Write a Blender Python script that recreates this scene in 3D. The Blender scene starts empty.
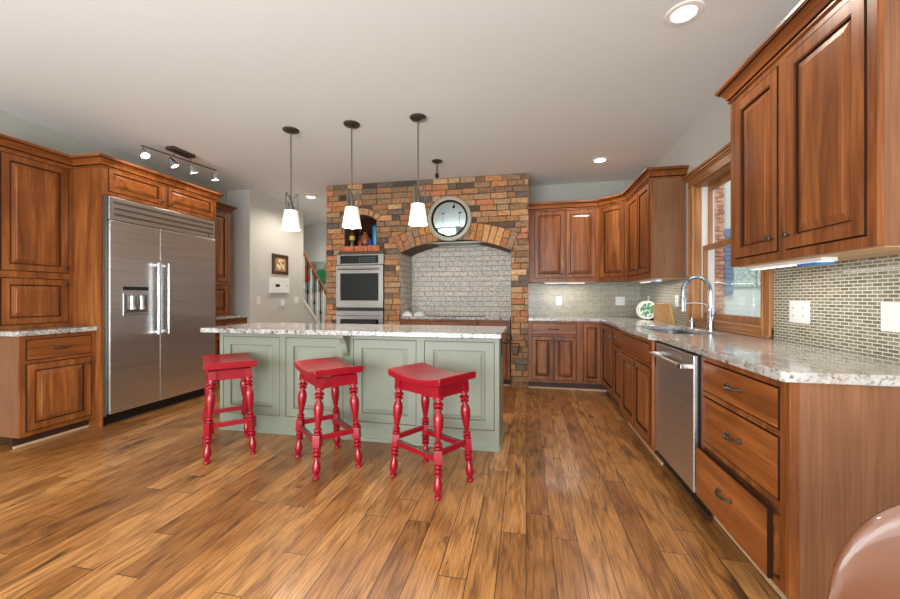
import bpy, bmesh, math, random
from mathutils import Vector, Matrix, Euler
random.seed(7)
PI = math.pi
scene = bpy.context.scene
COL = scene.collection

# ---------------------------------------------------------------- camera
FPX = 375.0
cam_d = bpy.data.cameras.new('camera')
cam_d.sensor_width = 36.0
cam_d.lens = 36.0 * FPX / 900.0
cam_d.shift_y = -(299.5 - 297.0) / 900.0
cam_d.clip_start = 0.02
cam = bpy.data.objects.new('camera', cam_d)
cam.location = (0, 0, 1.18)
cam.rotation_euler = (PI / 2, 0, math.atan2(76, FPX))
COL.objects.link(cam)
scene.camera = cam

# ---------------------------------------------------------------- world and light
scene.view_settings.view_transform = 'Standard'
scene.view_settings.look = 'None'
scene.view_settings.gamma = 1.0
scene.view_settings.exposure = 0.0
world = bpy.data.worlds.new('world'); scene.world = world
world.use_nodes = True
bg = world.node_tree.nodes['Background']
bg.inputs[0].default_value = (0.80, 0.90, 1.0, 1)
bg.inputs[1].default_value = 1.6


def area(name, loc, target, sx, sy, power, color=(1, 1, 1)):
    l = bpy.data.lights.new(name, 'AREA'); l.shape = 'RECTANGLE'
    l.size = sx; l.size_y = sy; l.energy = power; l.color = color
    o = bpy.data.objects.new(name, l); o.location = loc
    d = Vector(target) - Vector(loc)
    o.rotation_euler = d.to_track_quat('-Z', 'Y').to_euler()
    COL.objects.link(o)
    return o


def spot(name, loc, power, color=(1, .93, .82), size=2.6, blend=.6, rad=.05):
    l = bpy.data.lights.new(name, 'SPOT'); l.energy = power; l.color = color
    l.spot_size = size; l.spot_blend = blend; l.shadow_soft_size = rad
    o = bpy.data.objects.new(name, l); o.location = loc
    COL.objects.link(o)
    return o


def point(name, loc, power, color=(1, .9, .78), rad=.04):
    l = bpy.data.lights.new(name, 'POINT'); l.energy = power; l.color = color
    l.shadow_soft_size = rad
    o = bpy.data.objects.new(name, l); o.location = loc
    COL.objects.link(o)
    return o


# two large fill lamps added at the unseen rear openings, tilted slightly upwards
area('rear_fill', (-2.9, -2.72, 1.45), (-2.9, 2.0, 2.2), 2.2, 2.3, 75, (.96, .98, 1.0))
area('rear_fill', (0.2, -2.72, 1.45), (0.0, 2.0, 2.2), 2.2, 2.3, 70, (.96, .98, 1.0))
# large fill lamp added behind the camera to brighten the ceiling like bounced flash
area('ceiling_fill', (-1.4, -1.6, 1.0), (-1.5, 1.9, 2.78), 3.2, 1.6, 175, (.90, .96, 1.0))
sun_d = bpy.data.lights.new('sun', 'SUN'); sun_d.energy = 2.2; sun_d.angle = .05; sun_d.color = (1, .95, .86)
sun = bpy.data.objects.new('sun', sun_d); sun.rotation_euler = Vector((.35, .55, -.75)).to_track_quat('-Z', 'Y').to_euler(); COL.objects.link(sun)


# ---------------------------------------------------------------- materials
def lin(v):
    v /= 255.0
    return v / 12.92 if v <= .04045 else ((v + .055) / 1.055) ** 2.4


def rgb(r, g, b):
    return (lin(r), lin(g), lin(b), 1)


class NT:
    def __init__(s, name):
        s.m = bpy.data.materials.new(name); s.m.use_nodes = True
        s.t = s.m.node_tree; s.b = s.t.nodes['Principled BSDF']

    def n(s, typ, **kw):
        nd = s.t.nodes.new(typ)
        for k, v in kw.items():
            if k.startswith('i_'):
                key = k[2:]
                nd.inputs[int(key) if key.isdigit() else key.replace('_', ' ')].default_value = v
            else:
                setattr(nd, k, v)
        return nd

    def l(s, a, b):
        s.t.links.new(a, b)

    def ramp(s, fac, stops):
        r = s.n('ShaderNodeValToRGB')
        el = r.color_ramp.elements
        while len(el) < len(stops): el.new(.5)
        for e, (p, c) in zip(el, stops):
            e.position = p; e.color = c
        s.l(fac, r.inputs[0])
        return r.outputs[0]

    def mix(s, fac, a, b, mode='MIX'):
        m = s.n('ShaderNodeMix', data_type='RGBA', blend_type=mode)
        for sock, v in ((m.inputs[0], fac), (m.inputs[6], a), (m.inputs[7], b)):
            if hasattr(v, 'is_linked'): s.l(v, sock)
            else: sock.default_value = v
        return m.outputs[2]

    def coords(s, scale=(1, 1, 1), kind='Object', rnd=True):
        tc = s.n('ShaderNodeTexCoord')
        v = tc.outputs[kind]
        if rnd:
            oi = s.n('ShaderNodeObjectInfo')
            mul = s.n('ShaderNodeMath', operation='MULTIPLY', i_1=37.0)
            s.l(oi.outputs['Random'], mul.inputs[0])
            add = s.n('ShaderNodeVectorMath', operation='ADD')
            s.l(v, add.inputs[0]); s.l(mul.outputs[0], add.inputs[1])
            v = add.outputs[0]
        mp = s.n('ShaderNodeMapping'); mp.inputs['Scale'].default_value = scale
        s.l(v, mp.inputs[0])
        return mp.outputs[0]

    def bump(s, h, strength=.3, dist=.005):
        b = s.n('ShaderNodeBump', i_Strength=strength, i_Distance=dist)
        s.l(h, b.inputs['Height']); s.l(b.outputs[0], s.b.inputs['Normal'])

    def set(s, **kw):
        for k, v in kw.items(): s.b.inputs[k.replace('_', ' ')].default_value = v
        return s


def plain(name, col, rough=.5, metal=0.0, noise=0.0, coat=0.0):
    t = NT(name); t.set(Roughness=rough, Metallic=metal, Coat_Weight=coat)
    if noise:
        nz = t.n('ShaderNodeTexNoise', i_Scale=9.0, i_Detail=4.0)
        t.l(t.coords(), nz.inputs['Vector'])
        c2 = tuple(min(1, x * (1 - noise)) for x in col[:3]) + (1,)
        t.l(t.mix(nz.outputs[0], col, c2), t.b.inputs['Base Color'])
    else:
        t.b.inputs['Base Color'].default_value = col
    return t.m


def emit(name, col, strength):
    t = NT(name); t.set(Roughness=.4)
    t.b.inputs['Base Color'].default_value = col
    t.b.inputs['Emission Color'].default_value = col
    t.b.inputs['Emission Strength'].default_value = strength
    return t.m


def wood(name, dark, mid, light, grain='Z', rough=.34, fine=1.0):
    t = NT(name)
    k = {'X': (1.2, 14, 14), 'Y': (14, 1.2, 14), 'Z': (14, 14, 1.2)}[grain]
    v = t.coords(tuple(a * fine for a in k))
    n1 = t.n('ShaderNodeTexNoise', i_Scale=1.0, i_Detail=6.0, i_Roughness=.62, i_Distortion=.8)
    t.l(v, n1.inputs['Vector'])
    k2 = {'X': (3, 90, 90), 'Y': (90, 3, 90), 'Z': (90, 90, 3)}[grain]
    n2 = t.n('ShaderNodeTexNoise', i_Scale=1.0, i_Detail=3.0)
    t.l(t.coords(k2), n2.inputs['Vector'])
    n3 = t.n('ShaderNodeTexNoise', i_Scale=2.2, i_Detail=2.0)
    t.l(t.coords(), n3.inputs['Vector'])
    c = t.ramp(n1.outputs[0], [(.28, dark), (.5, mid), (.72, light)])
    c = t.mix(.55, c, t.ramp(n2.outputs[0], [(.35, (.62, .58, .52, 1)), (.6, (1, 1, 1, 1))]), 'MULTIPLY')
    c = t.mix(.6, c, t.ramp(n3.outputs[0], [(.3, (.66, .62, .58, 1)), (.65, (1, 1, 1, 1))]), 'MULTIPLY')
    t.l(c, t.b.inputs['Base Color'])
    t.set(Roughness=rough, Coat_Weight=.08, Coat_Roughness=.25)
    t.b.inputs['Specular IOR Level'].default_value = .35
    t.bump(n2.outputs[0], .06, .002)
    return t.m


M = {}
M['cherry'] = wood('cherry_wood_upright', rgb(94, 50, 22), rgb(138, 79, 38), rgb(172, 108, 57))
M['cherry_flat'] = wood('cherry_wood_level', rgb(100, 54, 22), rgb(142, 80, 36), rgb(174, 105, 52), 'X')
M['glaze'] = plain('dark_glaze', rgb(48, 25, 13), .8)
M['glaze'].node_tree.nodes['Principled BSDF'].inputs['Specular IOR Level'].default_value = .1
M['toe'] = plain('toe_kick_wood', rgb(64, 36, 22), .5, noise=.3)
M['shoe'] = plain('shoe_moulding_paint', rgb(196, 160, 124), .5, noise=.15)
M['maple'] = wood('maple_underside', rgb(205, 160, 105), rgb(222, 180, 128), rgb(232, 195, 145), 'X', .45)
M['trimwood'] = wood('window_oak', rgb(150, 98, 52), rgb(182, 124, 72), rgb(205, 150, 95), 'Z', .4)
M['trimwood_l'] = wood('window_oak_level', rgb(150, 98, 52), rgb(178, 120, 70), rgb(200, 145, 92), 'Y', .4)
M['endpanel'] = wood('end_panel_veneer', rgb(122, 80, 52), rgb(134, 90, 60), rgb(146, 100, 68), 'Z', .45, .6)
M['sage'] = plain('sage_paint', rgb(137, 141, 124), .45, noise=.08)
M['sage_glaze'] = plain('sage_glaze_line', rgb(56, 58, 50), .5)
M['bronze'] = plain('dark_bronze', rgb(84, 74, 64), .35, .7)
M['pewter'] = plain('pewter_metal', rgb(120, 116, 108), .35, .85)
M['chrome'] = plain('chrome', rgb(200, 205, 210), .15, 1.0)
M['black'] = plain('black_plastic', rgb(18, 18, 20), .35)
M['blackglass'] = plain('black_glass', rgb(14, 18, 18), .06)
M['white'] = plain('white_plastic', rgb(232, 232, 228), .35)
M['whitepaint'] = plain('white_paint', rgb(232, 230, 224), .5)
M['cream'] = plain('cream_paint', rgb(178, 178, 160), .35, noise=.15)
M['iron'] = plain('wrought_iron', rgb(28, 26, 26), .5, .6)
M['red'] = plain('red_paint', rgb(146, 4, 28), .28, noise=.12, coat=.2)
M['mirror'] = plain('mirror_glass', rgb(200, 220, 222), .02, 1.0)
M['leather'] = plain('brown_leather', rgb(112, 68, 40), .45, noise=.2, coat=.4)
M['blue'] = plain('blue_tape', rgb(40, 120, 185), .4)


def steel(name, horizontal=True):
    t = NT(name)
    sc = (1, 2, 260) if horizontal else (120, 120, 1)
    nz = t.n('ShaderNodeTexNoise', i_Scale=1.0, i_Detail=3.0)
    t.l(t.coords(sc), nz.inputs['Vector'])
    t.l(t.ramp(nz.outputs[0], [(.3, rgb(192, 190, 187)), (.7, rgb(220, 217, 214))]), t.b.inputs['Base Color'])
    nb = t.n('ShaderNodeTexNoise', i_Scale=1.0, i_Detail=1.0)
    t.l(t.coords((.5, .8, 3.5)), nb.inputs['Vector'])
    t.set(Metallic=1.0, Roughness=.33, Anisotropic=.6)
    t.bump(nb.outputs[0], .35, .03)
    return t.m


M['steel'] = steel('brushed_steel')
M['oven_steel'] = plain('oven_steel', rgb(150, 146, 141), .34, 1.0)


def granite(name, warm=0.0):
    t = NT(name)
    v = t.coords(rnd=False)
    big = t.n('ShaderNodeTexNoise', i_Scale=5.0, i_Detail=6.0, i_Roughness=.65, i_Distortion=1.2)
    t.l(v, big.inputs['Vector'])
    mp = t.coords((9, 3.0, 9), rnd=False)
    vein = t.n('ShaderNodeTexNoise', i_Scale=1.5, i_Detail=8.0, i_Roughness=.7, i_Distortion=1.5)
    t.l(mp, vein.inputs['Vector'])
    c = t.ramp(big.outputs[0], [(.3, rgb(150, 145, 138)), (.5, rgb(184, 181, 176)), (.7, rgb(206, 204, 200))])
    wv = rgb(168, 146, 134) if warm else rgb(138, 132, 126)
    c = t.mix(t.ramp(vein.outputs[0], [(.50, (0, 0, 0, 1)), (.64, (.85, .85, .85, 1))]), c, wv)
    vo = t.n('ShaderNodeTexVoronoi', i_Scale=85.0); t.l(v, vo.inputs['Vector'])
    cell = t.ramp(vo.outputs['Color'], [(.0, rgb(90, 84, 80)), (.14, rgb(168, 158, 150)), (.34, (1, 1, 1, 1))])
    c = t.mix(.85, c, cell, 'MULTIPLY')
    sp = t.n('ShaderNodeTexNoise', i_Scale=48.0, i_Detail=4.0, i_Roughness=.7)
    t.l(v, sp.inputs['Vector'])
    msk = t.ramp(sp.outputs[0], [(.53, (0, 0, 0, 1)), (.60, (1, 1, 1, 1))] if not warm else [(.57, (0, 0, 0, 1)), (.64, (1, 1, 1, 1))])
    clus = t.ramp(big.outputs[0], [(.38, (1, 1, 1, 1)), (.62, (.15, .15, .15, 1))])
    c = t.mix(t.mix(1.0, msk, clus, 'MULTIPLY'), c, rgb(58, 52, 50))
    t.l(c, t.b.inputs['Base Color'])
    t.set(Roughness=.12, Coat_Weight=.3)
    return t.m


M['granite'] = granite('pale_granite')
M['granite_warm'] = granite('veined_granite', 1)


def wall_paint(name, col, tex=.25):
    t = NT(name)
    nz = t.n('ShaderNodeTexNoise', i_Scale=26.0, i_Detail=3.0)
    t.l(t.coords(rnd=False), nz.inputs['Vector'])
    t.b.inputs['Base Color'].default_value = col
    t.set(Roughness=.75)
    t.bump(nz.outputs[0], tex, .004)
    return t.m


M['wall'] = wall_paint('wall_paint_grey', rgb(168, 168, 158))
M['wall_pale'] = wall_paint('wall_paint_pale', rgb(200, 197, 190))


def ceiling_mat():
    t = NT('ceiling_texture')
    v = t.coords(rnd=False)
    nz = t.n('ShaderNodeTexNoise', i_Scale=7.0, i_Detail=2.0, i_Distortion=1.5); t.l(v, nz.inputs['Vector'])
    r = t.ramp(nz.outputs[0], [(.52, (0, 0, 0, 1)), (.60, (1, 1, 1, 1))])
    t.b.inputs['Base Color'].default_value = rgb(222, 225, 223)
    t.set(Roughness=.7)
    t.bump(r, .06, .003)
    return t.m


M['ceiling'] = ceiling_mat()


def floor_mat():
    t = NT('oak_plank_floor')
    tc = t.n('ShaderNodeTexCoord')
    sep = t.n('ShaderNodeSeparateXYZ'); t.l(tc.outputs['Object'], sep.inputs[0])
    cb = t.n('ShaderNodeCombineXYZ')
    t.l(sep.outputs[1], cb.inputs[0]); t.l(sep.outputs[0], cb.inputs[1])
    def bricks(w, mortar):
        b = t.n('ShaderNodeTexBrick', offset=.37, offset_frequency=3, squash=1.35, squash_frequency=2)
        b.inputs['Color1'].default_value = (0, 0, 0, 1); b.inputs['Color2'].default_value = (1, 1, 1, 1)
        b.inputs['Mortar'].default_value = (.5, .5, .5, 1)
        b.inputs['Scale'].default_value = 1.0; b.inputs['Mortar Size'].default_value = mortar
        b.inputs['Mortar Smooth'].default_value = .1
        b.inputs['Brick Width'].default_value = w; b.inputs['Row Height'].default_value = .122
        t.l(cb.outputs[0], b.inputs['Vector'])
        return b
    b = bricks(.95, .0017)
    val = b.outputs['Color']
    off = t.n('ShaderNodeVectorMath', operation='MULTIPLY'); off.inputs[1].default_value = (41, 29, 17)
    t.l(val, off.inputs[0])
    add = t.n('ShaderNodeVectorMath', operation='ADD'); t.l(tc.outputs['Object'], add.inputs[0]); t.l(off.outputs[0], add.inputs[1])
    def mapped(sc):
        m = t.n('ShaderNodeMapping'); m.inputs['Scale'].default_value = sc; t.l(add.outputs[0], m.inputs[0]); return m.outputs[0]
    tone = t.ramp(val, [(0, rgb(146, 98, 52)), (.3, rgb(168, 116, 64)), (.7, rgb(182, 129, 74)), (1, rgb(200, 149, 92))])
    g1 = t.n('ShaderNodeTexNoise', i_Scale=1.0, i_Detail=7.0, i_Roughness=.7, i_Distortion=1.4); t.l(mapped((11, 2.0, 1)), g1.inputs['Vector'])
    g2 = t.n('ShaderNodeTexNoise', i_Scale=1.0, i_Detail=4.0, i_Roughness=.7); t.l(mapped((150, 4.5, 1)), g2.inputs['Vector'])
    wv = t.n('ShaderNodeTexWave', wave_type='RINGS', i_Scale=1.0, i_Distortion=9.0, i_Detail=3.0, i_Detail_Scale=1.4)
    t.l(mapped((9, .9, 1)), wv.inputs['Vector'])
    c = t.mix(.9, tone, t.ramp(g1.outputs[0], [(.30, (.34, .27, .21, 1)), (.43, (.84, .80, .76, 1)), (.54, (1.0, .98, .95, 1)), (.75, (1.15, 1.13, 1.08, 1))]), 'MULTIPLY')
    c = t.mix(.75, c, t.ramp(g2.outputs[0], [(.38, (.36, .29, .23, 1)), (.54, (1, 1, 1, 1))]), 'MULTIPLY')
    c = t.mix(.4, c, t.ramp(wv.outputs[0], [(.0, (.38, .30, .22, 1)), (.45, (1, 1, 1, 1))]), 'MULTIPLY')
    kn = t.n('ShaderNodeTexNoise', i_Scale=1.0, i_Detail=3.0, i_Distortion=.6); t.l(mapped((7, 2.2, 1)), kn.inputs['Vector'])
    c = t.mix(t.ramp(kn.outputs[0], [(.62, (0, 0, 0, 1)), (.72, (.85, .85, .85, 1))]), c, rgb(66, 42, 26))
    c = t.mix(b.outputs['Fac'], c, rgb(34, 20, 12))
    t.l(c, t.b.inputs['Base Color'])
    rr = t.ramp(g1.outputs[0], [(.3, (.38, .38, .38, 1)), (.7, (.26, .26, .26, 1))])
    t.l(rr, t.b.inputs['Roughness'])
    t.set(Coat_Weight=.15, Coat_Roughness=.12)
    inv = t.n('ShaderNodeMath', operation='SUBTRACT', i_0=1.0); t.l(b.outputs['Fac'], inv.inputs[1])
    ad = t.n('ShaderNodeMath', operation='MULTIPLY_ADD', i_1=.25); t.l(g2.outputs[0], ad.inputs[0]); t.l(inv.outputs[0], ad.inputs[2])
    t.bump(ad.outputs[0], .25, .002)
    return t.m


M['floor'] = floor_mat()


def tile_mat():
    t = NT('glass_mosaic_tile')
    tc = t.n('ShaderNodeTexCoord')
    sep = t.n('ShaderNodeSeparateXYZ'); t.l(tc.outputs['Object'], sep.inputs[0])
    s = t.n('ShaderNodeMath', operation='ADD'); t.l(sep.outputs[0], s.inputs[0]); t.l(sep.outputs[1], s.inputs[1])
    cb = t.n('ShaderNodeCombineXYZ'); t.l(s.outputs[0], cb.inputs[0]); t.l(sep.outputs[2], cb.inputs[1])
    b = t.n('ShaderNodeTexBrick')
    b.inputs['Color1'].default_value = rgb(112, 106, 88); b.inputs['Color2'].default_value = rgb(146, 140, 120)
    b.inputs['Mortar'].default_value = rgb(208, 204, 190)
    b.inputs['Scale'].default_value = 1.0; b.inputs['Mortar Size'].default_value = .0022
    b.inputs['Brick Width'].default_value = .050; b.inputs['Row Height'].default_value = .0168
    t.l(cb.outputs[0], b.inputs['Vector'])
    t.l(b.outputs['Color'], t.b.inputs['Base Color'])
    rr = t.ramp(b.outputs['Fac'], [(0, (.12, .12, .12, 1)), (1, (.7, .7, .7, 1))])
    t.l(rr, t.b.inputs['Roughness'])
    inv = t.n('ShaderNodeMath', operation='SUBTRACT', i_0=1.0); t.l(b.outputs['Fac'], inv.inputs[1])
    t.bump(inv.outputs[0], .5, .002)
    return t.m


M['tile'] = tile_mat()


def brick_mat(name, rough=.9, gain=1.0):
    t = NT(name)
    a = t.n('ShaderNodeVertexColor', layer_name='tone')
    v = t.coords(rnd=False)
    n1 = t.n('ShaderNodeTexNoise', i_Scale=28.0, i_Detail=5.0, i_Roughness=.7); t.l(v, n1.inputs['Vector'])
    n2 = t.n('ShaderNodeTexNoise', i_Scale=90.0, i_Detail=3.0); t.l(v, n2.inputs['Vector'])
    c = t.mix(.95, a.outputs[0], t.ramp(n1.outputs[0], [(.3, (.54, .48, .44, 1)), (.48, (1.0, .99, .98, 1)), (.66, (1.4, 1.36, 1.3, 1))]), 'MULTIPLY')
    t.l(c, t.b.inputs['Base Color'])
    t.set(Roughness=rough)
    t.bump(n1.outputs[0], .8, .012)
    return t.m


M['brick'] = brick_mat('reclaimed_brick')
M['mortar'] = plain('mortar', rgb(104, 84, 66), .95, noise=.35)  # darkened so the colour carries the shadow in the gaps between bricks
M['mortar_paint'] = plain('painted_mortar', rgb(150, 144, 136), .8, noise=.1)  # darker than the painted bricks, shadow depth of the joints put into colour


# ---------------------------------------------------------------- mesh helper
class MB:
    def __init__(s):
        s.v = []; s.f = []; s.m = []; s.sm = []; s.col = None

    def quad(s, pts, m=0, sm=False):
        i = len(s.v); s.v += [tuple(p) for p in pts]
        s.f.append(tuple(range(i, i + len(pts)))); s.m.append(m); s.sm.append(sm)

    def box(s, x0, y0, z0, x1, y1, z1, m=0):
        if x0 > x1: x0, x1 = x1, x0
        if y0 > y1: y0, y1 = y1, y0
        if z0 > z1: z0, z1 = z1, z0
        i = len(s.v)
        s.v += [(x0, y0, z0), (x1, y0, z0), (x1, y1, z0), (x0, y1, z0), (x0, y0, z1), (x1, y0, z1), (x1, y1, z1), (x0, y1, z1)]
        for f in ((0, 3, 2, 1), (4, 5, 6, 7), (0, 1, 5, 4), (1, 2, 6, 5), (2, 3, 7, 6), (3, 0, 4, 7)):
            s.f.append(tuple(i + k for k in f)); s.m.append(m); s.sm.append(False)
        return s

    def loft(s, rings, m=0, closed=True, cap=True, sm=True):
        i0 = len(s.v); n = len(rings[0])
        for r in rings: s.v += [tuple(p) for p in r]
        for k in range(len(rings) - 1):
            for j in range(n if closed else n - 1):
                a = i0 + k * n + j; b = i0 + k * n + (j + 1) % n
                s.f.append((a, b, b + n, a + n)); s.m.append(m if not isinstance(m, (list, tuple)) else m[k]); s.sm.append(sm)
        if cap:
            mm = m if not isinstance(m, (list, tuple)) else m[0]
            s.f.append(tuple(i0 + j for j in range(n))[::-1]); s.m.append(mm); s.sm.append(False)
            mm = m if not isinstance(m, (list, tuple)) else m[-1]
            s.f.append(tuple(i0 + (len(rings) - 1) * n + j for j in range(n))); s.m.append(mm); s.sm.append(False)
        return s

    def lathe(s, prof, c=(0, 0, 0), seg=20, axis=None, m=0, sm=True, cap=True):
        """prof: (radius, height) along axis from c"""
        ax = Vector(axis or (0, 0, 1)).normalized()
        u = ax.orthogonal().normalized(); w = ax.cross(u); c = Vector(c)
        if abs(ax.z) > .9: u = Vector((1, 0, 0)); u = (u - ax * u.dot(ax)).normalized(); w = ax.cross(u)
        rings = [[c + ax * h + (u * math.cos(2 * PI * j / seg) + w * math.sin(2 * PI * j / seg)) * max(r, 1e-5) for j in range(seg)] for r, h in prof]
        return s.loft(rings, m, True, cap, sm)

    def tube(s, path, r, seg=8, m=0, cap=True):
        P = [Vector(p) for p in path]; rings = []; up = None
        for i, p in enumerate(P):
            d = (P[min(i + 1, len(P) - 1)] - P[max(i - 1, 0)]).normalized()
            if up is None: up = d.orthogonal().normalized()
            up = (up - d * up.dot(d)).normalized(); w = d.cross(up)
            rr = r[i] if isinstance(r, (list, tuple)) else r
            rings.append([p + (up * math.cos(2 * PI * j / seg) + w * math.sin(2 * PI * j / seg)) * rr for j in range(seg)])
        return s.loft(rings, m, True, cap, True)

    def ball(s, c, r, seg=12, m=0, sc=(1, 1, 1)):
        n = seg // 2; rings = []
        for i in range(n + 1):
            a = -PI / 2 + PI * i / n
            rr = max(math.cos(a), .001)
            rings.append([(c[0] + r * sc[0] * rr * math.cos(2 * PI * j / seg), c[1] + r * sc[1] * rr * math.sin(2 * PI * j / seg), c[2] + r * sc[2] * math.sin(a)) for j in range(seg)])
        return s.loft(rings, m)

    def extrude(s, poly, vec, m=0):
        a = [Vector(p) for p in poly]; b = [p + Vector(vec) for p in a]
        return s.loft([a, b], m, True, True, False)

    def build(s, name, mats, parent=None, world=False, bevel=0, angle=35, xf=None, cols=None):
        me = bpy.data.meshes.new(name)
        vs = s.v
        if xf is not None: vs = [tuple(xf @ Vector(p)) for p in vs]
        if world and parent is not None:
            q = parent
            while q.parent: q = q.parent
            mi = (Matrix.Translation(q.location) @ q.rotation_euler.to_matrix().to_4x4()).inverted()
            vs = [tuple(mi @ Vector(p)) for p in vs]
        me.from_pydata(vs, [], s.f)
        if not isinstance(mats, (list, tuple)): mats = [mats]
        for mt in mats: me.materials.append(M[mt] if isinstance(mt, str) else mt)
        me.polygons.foreach_set('material_index', s.m)
        me.polygons.foreach_set('use_smooth', s.sm)
        bm = bmesh.new(); bm.from_mesh(me)
        bmesh.ops.recalc_face_normals(bm, faces=bm.faces[:])
        if cols is not None:
            lay = bm.loops.layers.float_color.new('tone')
            bm.faces.ensure_lookup_table()
            for f, c in zip(bm.faces, cols):
                for lp in f.loops: lp[lay] = c
        bm.to_mesh(me); bm.free()
        if any(s.sm): me.set_sharp_from_angle(angle=math.radians(angle))
        o = bpy.data.objects.new(name, me); COL.objects.link(o)
        if parent is not None: o.parent = parent
        if bevel:
            b = o.modifiers.new('bevel', 'BEVEL'); b.width = bevel; b.segments = 2; b.limit_method = 'ANGLE'; b.angle_limit = math.radians(40)
        return o


def thing(name, label, cat, loc=(0, 0, 0), rz=0, group=None):
    o = bpy.data.objects.new(name, None); COL.objects.link(o)
    o.empty_display_size = .1
    o.location = loc; o.rotation_euler = (0, 0, rz)
    o['label'] = label; o['category'] = cat
    if group: o['group'] = group
    return o


def tag(o, label, cat, group=None):
    o['label'] = label; o['category'] = cat
    if group: o['group'] = group
    return o


def struct(o):
    o['kind'] = 'structure'
    return o


def copy_thing(root, label, loc=None, rz=None):
    r = root.copy(); COL.objects.link(r)
    if loc is not None: r.location = loc
    if rz is not None: r.rotation_euler = (0, 0, rz)
    r['label'] = label
    for ch in list(root.children):
        c = ch.copy(); COL.objects.link(c); c.parent = r
        for g in list(ch.children):
            d = g.copy(); COL.objects.link(d); d.parent = c
    return r


# ---------------------------------------------------------------- room
CZ = 2.78          # ceiling
XW = 1.53          # right wall
YB = 5.53          # back wall
XL = -4.42         # left wall
FRX = 0.92         # right base faces
MB().box(-6.2, -2.8, -.1, 2.0, 8.0, 0).build('floor', 'floor')['kind'] = 'structure'
MB().box(-6.2, -2.8, CZ, 2.0, 8.0, CZ + .1).build('ceiling', 'ceiling')['kind'] = 'structure'
struct(MB().box(XL - .15, -2.8, 0, XL, 4.88, CZ).build('wall_left', 'wall'))
# wall beyond the refrigerator: thick return, with the sloped knee wall of the stair at its far end
b = MB()
prof = [(4.88, 0), (7.2, 0), (7.2, .25), (6.25, 1.08), (6.25, CZ), (4.88, CZ)]
b.extrude([(XL - .15, y, z) for y, z in prof], (XL * -1 - 4.03 + .15, 0, 0))
struct(b.build('wall_stair', 'wall_pale'))
struct(MB().box(-6.2, 7.6, 0, -2.3, 7.75, CZ).build('wall_hall', 'wall_pale'))
struct(MB().box(-6.2, 5.0, 0, -6.05, 7.6, CZ).build('wall_hall_side', 'wall_pale'))
struct(MB().box(-2.81, 5.62, 0, -2.66, 7.6, CZ).build('wall_hall_right', 'wall_pale'))
struct(MB().box(-2.66, YB + .09, 0, 2.0, YB + .24, CZ).build('wall_back', 'wall'))
# the part of the back wall next to the brick is flush with YB
struct(MB().box(.024, YB, 0, XW, YB + .09, CZ).build('wall_back_right', 'wall'))
WY0, WY1, WZ0, WZ1 = 2.80, 3.85, .985, 2.20       # window opening
b = MB()
b.box(XW, -2.8, 0, XW + .17, WY0, CZ); b.box(XW, WY1, 0, XW + .17, YB + .09, CZ)
b.box(XW, WY0, 0, XW + .17, WY1, WZ0); b.box(XW, WY0, WZ1, XW + .17, WY1, CZ)
struct(b.build('wall_right', 'wall_pale'))
# unseen rear wall, its two tall openings made up to let light in
b = MB()
for x0, x1 in ((-6.2, -4.1), (-1.7, -1.0), (1.4, 2.0)): b.box(x0, -2.95, 0, x1, -2.8, CZ)
for x0, x1 in ((-4.1, -1.7), (-1.0, 1.4)):
    b.box(x0, -2.95, 0, x1, -2.8, .2); b.box(x0, -2.95, 2.65, x1, -2.8, CZ)
struct(b.build('wall_rear', 'wall'))
# soffit line in the hall
struct(MB().box(-4.03, 7.3, 2.32, -2.81, 7.6, CZ).build('trim_1', 'wall_pale'))


# ---------------------------------------------------------------- crown sweep
CROWN = [(0, -.098), (.008, -.098), (.011, -.094), (.011, -.088), (.005, -.084), (.005, -.080), (.015, -.076), (.017, -.070), (.022, -.056), (.034, -.038), (.046, -.030), (.046, -.025), (.053, -.023), (.054, -.016), (.060, -.014), (.060, 0), (0, 0)]


def crown(root, path, segs, ztop, mat=('cherry_flat', 'glaze')):
    P = [Vector((p[0], p[1])) for p in path]

    def nrm(i):
        d = (P[i + 1] - P[i]).normalized(); return Vector((d.y, -d.x))
    for a in segs:
        b_ = MB(); rings = []
        for k in (a, a + 1):
            ns = []
            if k > 0: ns.append(nrm(k - 1))
            if k < len(P) - 1: ns.append(nrm(k))
            if len(ns) == 2:
                mm = (ns[0] + ns[1]).normalized(); mm = mm / max(.3, mm.dot(ns[0]))
            else: mm = ns[0]
            rings.append([(P[k].x + mm.x * o, P[k].y + mm.y * o, ztop + z) for o, z in CROWN])
        r0, r1 = rings; n = len(CROWN)
        i = len(b_.v); b_.v += r0 + r1
        for j in range(n):
            q = (j + 1) % n
            b_.f.append((i + j, i + q, i + n + q, i + n + j)); b_.m.append(1 if j in (4, 5, 10, 11) else 0); b_.sm.append(False)
        b_.f.append(tuple(range(i, i + n))); b_.m.append(0); b_.sm.append(False)
        b_.f.append(tuple(range(i + n, i + 2 * n))); b_.m.append(0); b_.sm.append(False)
        b_.build('crown_molding', mat, root, world=True)


# ---------------------------------------------------------------- doors, drawers, handles
def raised(b_, x0, z0, x1, z1, y=0.0, t=.02, fw=.055, m=0, g=1, chamfer=.03, flat=False):
    """raised-panel front: faces -y, its front plane at y"""
    def ring(i, d): return [(x0 + i, y + d, z0 + i), (x1 - i, y + d, z0 + i), (x1 - i, y + d, z1 - i), (x0 + i, y + d, z1 - i)]
    if flat:
        rs = [(0, t), (0, .003), (.003, .0005), (.006, 0)]; ms = [g, g, m]
    else:
        rs = [(0, t), (0, .003), (.003, 0), (fw - .006, 0), (fw - .004, .0025), (fw, .003), (fw + .003, .011), (fw + .008, .011), (fw + .008 + chamfer, .003), (fw + .010 + chamfer, .001)]
        ms = [g, g, m, g, m, g, g, m, m]
    b_.loft([ring(i, d) for i, d in rs], ms, True, True, False)
    return b_


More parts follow.
